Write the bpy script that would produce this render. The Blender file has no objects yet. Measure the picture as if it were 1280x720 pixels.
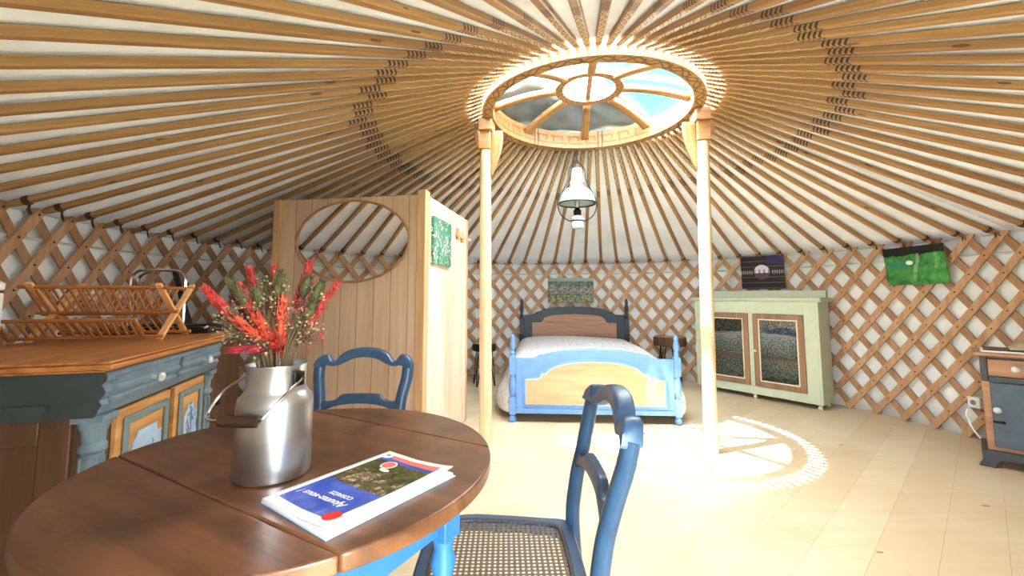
import bpy, bmesh, math, random
from math import sin, cos, pi, radians as R, atan2, sqrt, hypot
from mathutils import Vector, Matrix

SC = bpy.context.scene
COL = SC.collection
random.seed(7)

# ------------------------------------------------------------------ camera, light, exposure
CX, CY, WR = 0.445, 2.933, 3.093          # centre and radius of the round wall
KX, KY, KR = 0.58, 3.07, 0.80             # centre and radius of the roof crown
WALL_H = 1.52
cam = bpy.data.cameras.new('camera')
cam_o = bpy.data.objects.new('camera', cam)
COL.objects.link(cam_o)
cam_o.location = (0, 0, 1.0744)
cam_o.rotation_euler = (R(90 + 5.0022), 0, 0)
cam.sensor_width = 36
cam.lens = 530.06 / 1280 * 36
cam.shift_y = -(360 - 322.8) / 1280
cam.clip_start = 0.02
SC.camera = cam_o

world = bpy.data.worlds.new('sky')
SC.world = world
world.use_nodes = True
wn = world.node_tree
bg = wn.nodes['Background']
tc = wn.nodes.new('ShaderNodeTexCoord')
nz = wn.nodes.new('ShaderNodeTexNoise')
nz.inputs['Scale'].default_value = 2.2
nz.inputs['Detail'].default_value = 5
wn.links.new(tc.outputs['Generated'], nz.inputs['Vector'])
# a gap of blue in the clouds, towards the far right of the crown
dt = wn.nodes.new('ShaderNodeVectorMath')
dt.operation = 'DOT_PRODUCT'
wn.links.new(tc.outputs['Generated'], dt.inputs[0])
dt.inputs[1].default_value = Vector((0.36, 1.0, 0.50)).normalized()
ad = wn.nodes.new('ShaderNodeMath')
ad.operation = 'MULTIPLY_ADD'
wn.links.new(nz.outputs['Fac'], ad.inputs[0])
ad.inputs[1].default_value = 0.075
wn.links.new(dt.outputs['Value'], ad.inputs[2])
rp = wn.nodes.new('ShaderNodeValToRGB')
rp.color_ramp.elements[0].position = 0.965 + 0.024
rp.color_ramp.elements[0].color = (0.86, 0.94, 1, 1)
rp.color_ramp.elements[1].position = 1.0
rp.color_ramp.elements[1].color = (0.012, 0.032, 0.036, 1)
mr = wn.nodes.new('ShaderNodeMath')
mr.operation = 'SUBTRACT'
mr.inputs[1].default_value = 0.032
wn.links.new(ad.outputs[0], mr.inputs[0])
wn.links.new(mr.outputs[0], rp.inputs['Fac'])
wn.links.new(rp.outputs['Color'], bg.inputs['Color'])
bg.inputs['Strength'].default_value = 15.0

sun = bpy.data.lights.new('sun', 'SUN')
sun.energy = 14.0
sun.angle = R(0.6)
sun.color = (0.93, 0.97, 1.0)
sun_o = bpy.data.objects.new('sun', sun)
COL.objects.link(sun_o)
sun_o.location = (-2, 2, 8)
sun_o.rotation_euler = Vector((0.285, 0.115, -1.0)).to_track_quat('-Z', 'Y').to_euler()

SC.view_settings.view_transform = 'Standard'
SC.view_settings.look = 'None'
SC.view_settings.gamma = 1
SC.view_settings.use_curve_mapping = False
SC.view_settings.exposure = 1.72
SC.cycles.max_bounces = 14
SC.cycles.diffuse_bounces = 3
SC.cycles.transparent_max_bounces = 12
SC.cycles.sample_clamp_indirect = 8


def portal(name, loc, rot, sx, sy):
    l = bpy.data.lights.new(name, 'AREA')
    l.shape = 'RECTANGLE'
    l.size, l.size_y = sx, sy
    l.cycles.is_portal = True
    o = bpy.data.objects.new(name, l)
    COL.objects.link(o)
    o.location, o.rotation_euler = loc, rot
    return o


portal('crown_daylight', (KX, KY, 2.75), (0, 0, 0), 2.0, 2.0)
portal('door_daylight', (CX + (WR + 0.05) * cos(R(-93.5)), CY + (WR + 0.05) * sin(R(-93.5)), 0.76), (R(90), 0, R(-3)), 0.5, 1.55)

# ------------------------------------------------------------------ node helpers


def lin(h):
    h = h.lstrip('#')
    c = [int(h[i:i + 2], 16) / 255 for i in (0, 2, 4)]
    return tuple((v / 12.92 if v <= 0.04045 else ((v + 0.055) / 1.055) ** 2.4) for v in c) + (1.0,)


class E:
    """a value socket with arithmetic"""
    def __init__(s, t, sock): s.t, s.s = t, sock

    def m(s, op, *a, clamp=False):
        n = s.t.nodes.new('ShaderNodeMath')
        n.operation = op
        n.use_clamp = clamp
        for i, v in enumerate((s,) + a):
            if isinstance(v, E): s.t.links.new(v.s, n.inputs[i])
            else: n.inputs[i].default_value = v
        return E(s.t, n.outputs[0])

    def __add__(s, o): return s.m('ADD', o)
    def __sub__(s, o): return s.m('SUBTRACT', o)
    def __mul__(s, o): return s.m('MULTIPLY', o)
    def __truediv__(s, o): return s.m('DIVIDE', o)
    def lt(s, o): return s.m('LESS_THAN', o)
    def gt(s, o): return s.m('GREATER_THAN', o)
    def abs(s): return s.m('ABSOLUTE')
    def sin(s): return s.m('SINE')
    def frac(s): return s.m('FRACT')
    def floor(s): return s.m('FLOOR')
    def max(s, o): return s.m('MAXIMUM', o)
    def min(s, o): return s.m('MINIMUM', o)


class T:
    """a new material with its principled shader"""
    def __init__(s, name, rough=0.5, metal=0.0, spec=0.5):
        s.mat = bpy.data.materials.new(name)
        s.mat.use_nodes = True
        s.t = s.mat.node_tree
        s.b = s.t.nodes['Principled BSDF']
        s.b.inputs['Roughness'].default_value = rough
        s.b.inputs['Metallic'].default_value = metal
        s.b.inputs['Specular IOR Level'].default_value = spec

    def link(s, a, b): s.t.links.new(a.s if isinstance(a, E) else a, b)
    def new(s, k): return s.t.nodes.new(k)

    def coord(s, scale=(1, 1, 1), rot=(0, 0, 0), loc=(0, 0, 0), kind='Object'):
        c = s.new('ShaderNodeTexCoord')
        m = s.new('ShaderNodeMapping')
        m.inputs['Scale'].default_value = scale
        m.inputs['Rotation'].default_value = rot
        m.inputs['Location'].default_value = loc
        s.link(c.outputs[kind], m.inputs['Vector'])
        return m.outputs[0]

    def xyz(s, vec=None):
        n = s.new('ShaderNodeSeparateXYZ')
        s.link(vec or s.coord(), n.inputs[0])
        return [E(s.t, n.outputs[i]) for i in range(3)]

    def noise(s, vec, scale=5, detail=3, rough=0.5, dist=0.0):
        n = s.new('ShaderNodeTexNoise')
        n.inputs['Scale'].default_value = scale
        n.inputs['Detail'].default_value = detail
        n.inputs['Roughness'].default_value = rough
        n.inputs['Distortion'].default_value = dist
        s.link(vec, n.inputs['Vector'])
        return E(s.t, n.outputs['Fac'])

    def voro(s, vec, scale=5):
        n = s.new('ShaderNodeTexVoronoi')
        n.inputs['Scale'].default_value = scale
        s.link(vec, n.inputs['Vector'])
        return E(s.t, n.outputs['Distance'])

    def ramp(s, fac, stops, const=False):
        n = s.new('ShaderNodeValToRGB')
        if const: n.color_ramp.interpolation = 'CONSTANT'
        el = n.color_ramp.elements
        while len(el) < len(stops): el.new(0.5)
        for e, (p, c) in zip(el, stops):
            e.position = p
            e.color = lin(c) if isinstance(c, str) else c
        s.link(fac, n.inputs['Fac'])
        return n.outputs['Color']

    def mix(s, fac, a, b, mode='MIX'):
        n = s.new('ShaderNodeMix')
        n.data_type = 'RGBA'
        n.blend_type = mode
        for v, i in ((fac, 0), (a, 6), (b, 7)):
            if isinstance(v, (E,)): s.link(v, n.inputs[i])
            elif isinstance(v, str): n.inputs[i].default_value = lin(v)
            elif isinstance(v, (int, float, tuple)): n.inputs[i].default_value = v
            else: s.link(v, n.inputs[i])
        return n.outputs[2]

    def color(s, c):
        if isinstance(c, str): s.b.inputs['Base Color'].default_value = lin(c)
        else: s.link(c, s.b.inputs['Base Color'])
        return s

    def bump(s, h, strength=0.2, dist=0.01):
        n = s.new('ShaderNodeBump')
        n.inputs['Strength'].default_value = strength
        n.inputs['Distance'].default_value = dist
        s.link(h, n.inputs['Height'])
        s.link(n.outputs[0], s.b.inputs['Normal'])
        return s


def plain(name, c, rough=0.5, metal=0.0, var=0.06, scale=14):
    m = T(name, rough, metal)
    v = m.noise(m.coord(), scale, 4, 0.6)
    r, g, b, _ = lin(c)
    lo, hi = (tuple(x * (1 - var * 2.2) for x in (r, g, b)) + (1,), tuple(min(1, x * (1 + var * 1.6)) for x in (r, g, b)) + (1,))
    m.color(m.ramp(v, [(0.3, lo), (0.7, hi)]))
    return m.mat


def wood(name, dark, light, axis=0, rough=0.5, knots=0.0, grain=1.0, boards=0.0, board_axis=0, knot_col='#5a3418', stain=None, rnd=False):
    m = T(name, rough)
    sc = [18 * grain] * 3
    sc[axis] = 1.3 * grain
    off = (0, 0, 0)
    co = m.coord(tuple(sc))
    if rnd:
        oi = m.new('ShaderNodeObjectInfo')
        n = m.new('ShaderNodeVectorMath'); n.operation = 'ADD'
        sc2 = m.new('ShaderNodeVectorMath'); sc2.operation = 'SCALE'; sc2.inputs[0].default_value = (37, 53, 71)
        m.link(oi.outputs['Random'], sc2.inputs['Scale'])
        m.link(co, n.inputs[0]); m.link(sc2.outputs[0], n.inputs[1])
        co = n.outputs[0]
    f = m.noise(co, 1.0, 5, 0.6, 0.8)
    c = m.ramp(f, [(0.28, dark), (0.62, light), (0.85, light)])
    if rnd:
        c = m.mix(E(m.t, oi.outputs['Random']) * 0.45, c, dark)
    xyz = m.xyz()
    if boards:
        q = xyz[board_axis] / boards
        wv = m.new('ShaderNodeTexWhiteNoise'); wv.noise_dimensions = '1D'
        m.link(q.floor(), wv.inputs['W'])
        c = m.mix(E(m.t, wv.outputs['Value']) * 0.35, c, dark)
        line = (q.frac() - 0.5).abs().gt(0.484)
        c = m.mix(line * 0.75, c, '#4a2f1a')
    if knots:
        ks = [5.0] * 3
        ks[axis] = 2.6
        k = m.voro(m.coord(tuple(ks)), 1.0)
        k = k + m.noise(m.coord((40, 40, 40)), 1, 2) * 0.03
        kn = k.lt(0.03 + knots * 0.035)
        c = m.mix(kn * 0.8, c, knot_col)
    if stain:
        s = m.noise(m.coord((1, 1, 1)), 5.0, 6, 0.7, 1.0)
        s2 = m.ramp(s, [(0.46, (0, 0, 0, 1)), (0.70, (1, 1, 1, 1))])
        c = m.mix(s2, c, stain)
    m.color(c)
    m.bump(f, 0.12, 0.004)
    return m.mat


# ------------------------------------------------------------------ materials
M = {}
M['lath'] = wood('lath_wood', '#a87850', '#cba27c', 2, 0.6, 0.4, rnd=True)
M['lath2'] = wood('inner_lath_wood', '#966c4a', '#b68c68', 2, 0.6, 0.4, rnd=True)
M['pine'] = wood('pine_boards', '#bf9c80', '#d8b99c', 2, 0.55, 1.0, 0.9, 0.12, 0, '#6b4224')
M['pine_trim'] = wood('pine_trim', '#b5865c', '#d3ab80', 2, 0.5, 0.3)
M['pine_lit'] = wood('pine_lit', '#d8bda0', '#ecd8c0', 2, 0.45, 0.25, 0.9)  # same pine as the front; light on the door side put into the colour
M['post'] = wood('post_wood', '#cda67c', '#e8cfa8', 2, 0.5, 0.5)
M['ring'] = wood('ring_wood', '#94633a', '#b38556', 0, 0.5)
M['table'] = wood('table_walnut', '#4a2c1c', '#74492d', 0, 0.33, 0.0, 0.8, stain='#2c170d')
M['table_edge'] = wood('table_edge', '#4a2a1a', '#6d432a', 0, 0.4)
M['counter'] = wood('counter_oak', '#8a4e24', '#bd7a40', 0, 0.4, 0.15)
M['oak_door'] = wood('oak_door', '#a5713e', '#cd9658', 0, 0.45, 0.0)
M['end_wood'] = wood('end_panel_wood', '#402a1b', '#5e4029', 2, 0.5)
M['bed_panel'] = wood('bed_panel_wood', '#bd8660', '#d3a47c', 0, 0.4)
M['head_panel'] = wood('head_panel_wood', '#8c6248', '#b0866a', 0, 0.5)
M['cab_door'] = wood('cabinet_door_wood', '#7b573d', '#9c7757', 2, 0.5)
M['stand_wood'] = wood('stand_wood', '#8a5d3b', '#b5835a', 0, 0.45, 0.1)
M['bamboo'] = wood('bamboo', '#8f5226', '#bd7a40', 0, 0.4)
M['bamboo_lit'] = wood('bamboo_lit', '#cf8b4c', '#efb679', 2, 0.4)  # lit copy of the bamboo: light on the rack legs painted in
M['bark'] = wood('bark', '#3a2617', '#5e4430', 2, 0.8)
M['log'] = wood('log_face', '#8a6a4a', '#b59470', 0, 0.6)
M['chair'] = plain('chair_paint', '#2f4a68', 0.38, var=0.12)
M['table_leg'] = plain('table_leg_paint', '#2f6db0', 0.4)
M['bed_blue'] = plain('bed_blue_paint', '#6690cc', 0.42, var=0.04)
M['bed_line'] = plain('bed_pale_moulding', '#9abbe2', 0.42)
M['slate'] = plain('slate_paint', '#2b3944', 0.45)
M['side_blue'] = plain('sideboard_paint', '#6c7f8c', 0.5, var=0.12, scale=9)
M['side_shaded'] = plain('sideboard_end_shaded', '#333d3e', 0.5, var=0.1)  # shade on the sideboard end painted in as a darker colour
M['side_sage'] = plain('door_moulding_paint', '#6f7f80', 0.5)
M['sage'] = plain('sage_paint', '#c3cab0', 0.45, var=0.03)
M['cream'] = plain('cream_paint', '#e6d8bd', 0.5)
M['charcoal'] = plain('charcoal_paint', '#2c3136', 0.45)
M['stand_blue'] = plain('stand_door_paint', '#43525f', 0.45, var=0.1)
M['black'] = plain('black_plastic', '#141414', 0.35)
M['cord'] = plain('dark_cord', '#1f1712', 0.8)
M['rope'] = plain('rope', '#4e3420', 0.9)
M['white'] = plain('white_enamel', '#b4c6ca', 0.2, var=0.01)
M['white_plastic'] = plain('white_plastic', '#eceae4', 0.35, var=0.02)
M['paper'] = plain('paper', '#f3f1ee', 0.35, var=0.01)
M['paper_skylit'] = plain('skylit_paper', '#a9cdf2', 0.35, var=0.02)  # blue skylight on the brochure's lower cover, put into the paper colour
M['red'] = plain('badge_red', '#d8352a', 0.35, var=0.02)
M['red_band'] = plain('band_red', '#dc6a6a', 0.35)
M['grip'] = plain('grip_wood', '#2e1a12', 0.45)
M['iron'] = plain('dark_iron', '#27231f', 0.4, 0.7)
M['lamp_frame'] = plain('lamp_frame_metal', '#4d4f4c', 0.35, 0.8)
M['chrome'] = plain('chrome', '#c9c9c9', 0.15, 1.0, 0.02)
M['glass_knob'] = plain('glass_knob', '#dfe6e8', 0.08, 0.6)
M['porcelain'] = plain('porcelain_knob', '#d9d2c6', 0.15)
M['rivet'] = plain('rivet', '#3a2415', 0.6)
M['mirror'] = plain('mirror_glass', '#e6e6e2', 0.02, 1.0, 0.0)
M['cloth'] = plain('beige_cloth', '#b7a78f', 0.9)
M['stem'] = plain('dry_stem', '#5f4a33', 0.8)
M['tarp'] = plain('grey_tarpaulin', '#6f7378', 0.6, var=0.15, scale=5)
M['cushion'] = plain('dark_seat', '#26211d', 0.6)
M['red_flower'] = plain('red_flower', '#b8322a', 0.7, var=0.3, scale=60)
M['orange_flower'] = plain('orange_flower', '#cf4a30', 0.7, var=0.3, scale=60)
M['crimson_flower'] = plain('crimson_flower', '#a32b3a', 0.7, var=0.3, scale=60)
M['green_head'] = plain('green_grass_head', '#4b4826', 0.8, var=0.3, scale=60)
M['white_flower'] = plain('tiny_white_flower', '#8d8262', 0.8, var=0.2, scale=60)
M['ground'] = plain('bounce_ground', '#8f9a6a', 0.9, var=0.2, scale=2)

# brushed aluminium of the can
m = T('aluminium', 0.32, 1.0)
f = m.noise(m.coord((5, 5, 22)), 1, 4)
m.color(m.ramp(f, [(0.3, '#b4b7bb'), (0.7, '#cbced2')]))
m.bump(f, 0.03, 0.002)
M['alu'] = m.mat

# white canvas of walls and roof: lets some daylight through
def canvas(name, c1, c2, trans):
    m = T(name, 0.9, spec=0.1)
    f = m.noise(m.coord(), 3.0, 6, 0.65)
    col = m.ramp(f, [(0.3, c1), (0.7, c2)])
    m.color(col)
    m.bump(m.noise(m.coord(), 22, 6, 0.7), 0.25, 0.01)
    tr = m.new('ShaderNodeBsdfTranslucent')
    m.link(col, tr.inputs['Color'])
    mx = m.new('ShaderNodeMixShader')
    mx.inputs[0].default_value = trans
    m.link(m.b.outputs[0], mx.inputs[1])
    m.link(tr.outputs[0], mx.inputs[2])
    m.link(mx.outputs[0], m.t.nodes['Material Output'].inputs['Surface'])
    return m.mat


M['canvas'] = canvas('roof_canvas', '#e2e1e0', '#f4f4f3', 0.045)
M['liner'] = canvas('wall_liner', '#e0dfdd', '#f2f1ef', 0.03)


def clear(name, tint='#f4fbfb', gloss=0.05, rough=0.02, fres=0.25):
    m = T(name, rough)
    tr = m.new('ShaderNodeBsdfTransparent')
    tr.inputs[0].default_value = lin(tint)
    gl = m.new('ShaderNodeBsdfGlossy')
    gl.inputs['Roughness'].default_value = rough
    lw = m.new('ShaderNodeFresnel')
    lw.inputs[0].default_value = 1.45
    mx = m.new('ShaderNodeMixShader')
    m.link(E(m.t, lw.outputs[0]).m('MULTIPLY_ADD', fres, gloss * 0.3), mx.inputs[0])
    m.link(tr.outputs[0], mx.inputs[1])
    m.link(gl.outputs[0], mx.inputs[2])
    m.link(mx.outputs[0], m.t.nodes['Material Output'].inputs['Surface'])
    return m.mat


M['glass'] = clear('window_glass', fres=0.03)
M['cab_glass'] = clear('cabinet_glass', '#f4f6f4', 0.2, 0.02, 1.0)

# floor boards
m = T('floor_boards', 0.36)
co = m.coord((1, 1, 1), (0, 0, -R(42)))
br = m.new('ShaderNodeTexBrick')
br.offset = 0.37
br.inputs['Color1'].default_value = lin('#d3ba96')
br.inputs['Color2'].default_value = lin('#e1cdab')
br.inputs['Mortar'].default_value = lin('#b09878')
br.inputs['Scale'].default_value = 1
br.inputs['Mortar Size'].default_value = 0.0018
br.inputs['Mortar Smooth'].default_value = 0.3
br.inputs['Brick Width'].default_value = 2.3
br.inputs['Row Height'].default_value = 0.19
m.link(co, br.inputs['Vector'])
gr = m.noise(m.coord((1.2, 22, 10), (0, 0, -R(42))), 1, 5, 0.6, 0.6)
c = m.mix(m.ramp(gr, [(0.35, (0.45, 0.45, 0.45, 1)), (0.7, (0, 0, 0, 1))]), br.outputs['Color'], '#c2a37c')
kv = m.voro(m.coord((3.0, 6.0, 3), (0, 0, -R(42))), 1.0)
c = m.mix(kv.lt(0.07) * 0.8, c, '#7d5c40')
cl = m.noise(m.coord(), 1.3, 4, 0.6)
c = m.mix(m.ramp(cl, [(0.45, (0, 0, 0, 1)), (0.7, (0.5, 0.5, 0.5, 1))]), c, '#e3d5bd')
m.color(c)
m.bump(gr, 0.05, 0.003)
M['floor'] = m.mat

# roof pole: plain wood, then chevrons and a carved, painted stretch towards the crown
m = T('roof_pole_wood', 0.5)
oi = m.new('ShaderNodeObjectInfo')
rnd = E(m.t, oi.outputs['Random'])
x, y, z = m.xyz()
cb = m.new('ShaderNodeCombineXYZ')
for i, v in enumerate((x * 3.0 + rnd * 91, y * 40, z * 40)): m.link(v, cb.inputs[i])
f = m.noise(cb.outputs[0], 1, 5, 0.6, 0.7)
c = m.ramp(f, [(0.25, '#94683f'), (0.6, '#bd925f'), (0.85, '#cca878')])
c = m.mix(rnd * 0.5, c, '#855a36')
cb2 = m.new('ShaderNodeCombineXYZ')
for i, v in enumerate((x * 9.0 + rnd * 57, y * 16 + rnd * 11, z * 16)): m.link(v, cb2.inputs[i])
kn = m.voro(cb2.outputs[0], 1.0).lt(0.10)
c = m.mix(kn * 0.75, c, '#4a2b15')
ay = y.abs()
x = x + (rnd * 7.31).frac() * 0.035 - 0.0175
side = z.abs()
L = 2.35
carve = x.gt(0.70) * x.lt(0.955) * ay.lt(0.0165)
c = m.mix(carve * 0.85, c, '#e6c48c')
sq = ((y - (x * 170.0).sin() * 0.0085).abs().lt(0.0034)).max((y + (x * 170.0 + 0.9).sin() * 0.010).abs().lt(0.0026))
ln = carve * sq.max((ay - 0.0155).abs().lt(0.0016))
c = m.mix(ln * 0.9, c, '#4a2c14')
che = ((x * L - ay * 0.9) / 0.022).frac().lt(0.5) * (x.gt(0.648) * x.lt(0.694)).max(x.gt(0.958) * x.lt(0.985))
c = m.mix(che * 0.92, c, '#24150d')
m.color(c)
m.bump(f, 0.12, 0.004)
M['pole'] = m.mat

# carved fret pattern for crown timbers
def fret(name, base, ink, freq=26.0, coord='Object'):
    m = T(name, 0.5)
    x, y, z = m.xyz(m.coord(kind='UV'))
    n = m.noise(m.coord((30, 30, 30)), 1, 3)
    c = m.ramp(n, [(0.3, base), (0.7, '#c0935c')])
    a = (x * freq).frac()
    wv = ((x * freq * 2 * pi).sin() * 0.30 + 0.5)
    w2 = ((x * freq * 2 * pi + 2.2).sin() * 0.30 + 0.5)
    l1 = (y - wv).abs().lt(0.09)
    l2 = (y - w2).abs().lt(0.07)
    l3 = (a - 0.5).abs().lt(0.05) * (y - 0.5).abs().lt(0.3)
    edge = (y - 0.5).abs().gt(0.44)
    c = m.mix(l1.max(l2).max(l3) * 0.75, c, ink)
    c = m.mix(edge * 0.5, c, ink)
    m.color(c)
    return m.mat


M['fret'] = fret('carved_fret', '#a97a42', '#4a2f12')


def key(name):
    m = T(name, 0.5)
    x, y, z = m.xyz(m.coord(kind='UV'))
    n = m.noise(m.coord((30, 30, 30)), 1, 3)
    c = m.ramp(n, [(0.3, '#9c6c3e'), (0.7, '#b58450')])
    a = (x * 30).frac()
    k = ((y - 0.72).abs().lt(0.05) * a.lt(0.85)).max((y - 0.3).abs().lt(0.05) * a.gt(0.3)).max((a - 0.85).abs().lt(0.06) * (y - 0.5).abs().lt(0.26)).max((a - 0.3).abs().lt(0.06) * (y - 0.42).abs().lt(0.15))
    bar = (((x * 7.5).frac() - 0.5).abs() - 0.03).abs().lt(0.012)
    c = m.mix(k * 0.7, c, '#6a4224')
    c = m.mix(bar * 0.8, c, '#3a2414')
    m.color(c)
    return m.mat


M['key'] = key('carved_key')

# cane weave with real openings
m = T('cane_weave', 0.55)
x, y, z = m.xyz()
fx = ((x / 0.013).frac() - 0.5).abs()
fy = ((y / 0.013).frac() - 0.5).abs()
hole = (fx * fx + fy * fy).lt(0.085)
f = m.noise(m.coord(), 160, 3)
m.color(m.ramp(f, [(0.3, '#35281f'), (0.7, '#6a5645')]))
tr = m.new('ShaderNodeBsdfTransparent')
mx = m.new('ShaderNodeMixShader')
m.link(hole, mx.inputs[0]); m.link(m.b.outputs[0], mx.inputs[1]); m.link(tr.outputs[0], mx.inputs[2])
m.link(mx.outputs[0], m.t.nodes['Material Output'].inputs['Surface'])
M['cane'] = m.mat
M['cane_edge'] = plain('cane_border', '#43342c', 0.6, var=0.2, scale=120)

# quilt: white with thin grey scribbles and pale blue dots
m = T('quilt_print', 0.85, spec=0.2)
v1 = m.noise(m.coord(), 7, 2, 0.5, 1.6)
lines = ((v1 * 9.0).frac() - 0.5).abs().lt(0.075)
d = m.voro(m.coord(), 11).lt(0.10)
c = m.mix(lines * 0.75, '#e4e2e2', '#6a6570')
c = m.mix(d * 0.7, c, '#6fb4dc')
m.color(c)
M['quilt'] = m.mat

# speckled paper lining
m = T('speckled_paper', 0.6)
f = m.noise(m.coord(), 85, 2, 0.6)
f2 = m.noise(m.coord(), 3, 2)
c = m.ramp(f, [(0.46, '#1e2320'), (0.56, '#b9c4b4')])
m.color(c)
M['speckle'] = m.mat


def picture(name, stops, scale, dist=1.5, extra=None, stretch=(1, 1, 1), rough=0.45):
    m = T(name, rough)
    f = m.noise(m.coord(stretch), scale, 6, 0.65, dist)
    c = m.ramp(f, stops)
    if extra: c = extra(m, c)
    m.color(c)
    return m.mat


def landscape_extra(m, c):
    x, y, z = m.xyz()
    n = m.noise(m.coord(), 14, 4, 0.6)
    top = (z + n * 0.06).gt(0.12)
    c = m.mix(top, c, '#0c1210')
    fall = ((x - 0.02 - (z * 18).sin() * 0.02 + n * 0.06 - 0.03).abs()).lt(0.012) * z.lt(0.10) * z.gt(-0.06)
    c = m.mix(fall * 0.25, c, '#dfe9dc')
    lake = ((x + 0.10 + n * 0.04) * (x + 0.10) + (z - 0.01) * (z - 0.01) * 4).lt(0.007)
    c = m.mix(lake * 0.8, c, '#2d7a63')
    blos = ((x + 0.03) * (x + 0.03) + (z - 0.025) * (z - 0.025) * 2).lt(0.0007)
    return m.mix(blos, c, '#e6efe4')


M['pic_green'] = picture('green_landscape', [(0.28, '#0f2a12'), (0.45, '#2f7a34'), (0.6, '#4c9a48'), (0.72, '#8fa878')], 9, 1.2, landscape_extra)


def bridge_extra(m, c):
    x, y, z = m.xyz()
    hx = m.noise(m.coord((60, 1, 1)), 1, 1)
    band = (z / 0.06).frac().lt(0.12)
    c = m.mix(band * 0.5, c, '#8a7a70')
    win = (z.abs() - 0.0).abs().lt(0.02) * ((x / 0.022).frac()).lt(0.35) * x.abs().gt(0.10)
    c = m.mix(win * 0.7, c, '#cfc6c4')
    blue = x.gt(0.06) * z.gt(0.09)
    c = m.mix(blue * 0.85, c, '#23215e')
    disc = (x * x + z * z).lt(0.0068)
    low = z.lt(-0.01 + 0.0)
    dc = m.mix(low, '#d9d3da', '#5a4448')
    br_ = ((x / 0.05).frac() - 0.5).abs().lt(0.2) * z.abs().lt(0.03)
    dc = m.mix(br_ * 0.7, dc, '#4a3a40')
    return m.mix(disc, c, dc)


M['pic_bridge'] = picture('night_bridge', [(0.3, '#0b0a10'), (0.55, '#1b151a'), (0.75, '#3a2a2c')], 12, 0.5, bridge_extra, (1, 1, 3))


def village_extra(m, c):
    x, y, z = m.xyz()
    n = m.noise(m.coord(), 45, 3, 0.6)
    sky = z.gt(0.125)
    c = m.mix(sky * 0.8, c, '#8fa8a4')
    bld = (z.abs().lt(0.055)) * n.gt(0.5)
    c = m.mix(bld * 0.8, c, '#a3938a')
    fl = z.lt(-0.07) * n.gt(0.5)
    return m.mix(fl * 0.8, c, '#a3a052')


M['pic_village'] = picture('village_view', [(0.35, '#16211a'), (0.5, '#3d5a44'), (0.62, '#7c7f6a'), (0.75, '#9aa89a')], 22, 0.6, village_extra)
M['pic_bird'] = picture('bird_in_leaves', [(0.35, '#1e5b40'), (0.46, '#3f9a70'), (0.52, '#2a3a30'), (0.58, '#cfd2cc'), (0.7, '#e8dcdc')], 16, 2.0)

# brochure cover photo: blue sky with a town and wooded hill between
m = T('cover_photo', 0.3)
x, y, z = m.xyz()
n = m.noise(m.coord(), 26, 5, 0.7)
n2 = m.noise(m.coord(), 70, 4, 0.7)
sky = m.ramp(n, [(0.4, '#2c45a8'), (0.62, '#4a63c2'), (0.75, '#a9b6e6')])
town = m.ramp(n2, [(0.34, '#1d2013'), (0.46, '#4b4a26'), (0.54, '#6b5640'), (0.63, '#b39f82'), (0.74, '#d9cdb8')])
hill = m.ramp(n2, [(0.35, '#15180e'), (0.55, '#4a4f22'), (0.7, '#7f7a3f')])
yy = y + n * 0.05 - 0.025
c = m.mix(yy.lt(0.020) * yy.gt(-0.088), sky, town)
c = m.mix(yy.lt(-0.035) * yy.gt(-0.088), c, hill)
m.color(c)
M['cover_photo'] = m.mat

# painted plants on sideboard doors
m = T('painted_plant', 0.5)
x, y, z = m.xyz()
n = m.noise(m.coord((1, 1, 0.5)), 38, 3, 0.6, 0.8)
n2 = m.noise(m.coord(), 9, 3)
c = m.ramp(n2, [(0.3, '#8ba6c4'), (0.7, '#a9c0d6')])
def blob(cx_, cz_, rx, rz):
    return ((x - cx_) * (x - cx_) / (rx * rx) + (z - cz_) * (z - cz_) / (rz * rz)).lt(1.0)
c = m.mix((blob(0.30, 0.45, 0.06, 0.10).max(blob(0.655, 0.47, 0.055, 0.14))) * n.gt(0.53) * 0.85, c, '#2b4668')
m.color(c)
M['plant'] = m.mat

# ------------------------------------------------------------------ mesh helpers


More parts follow.
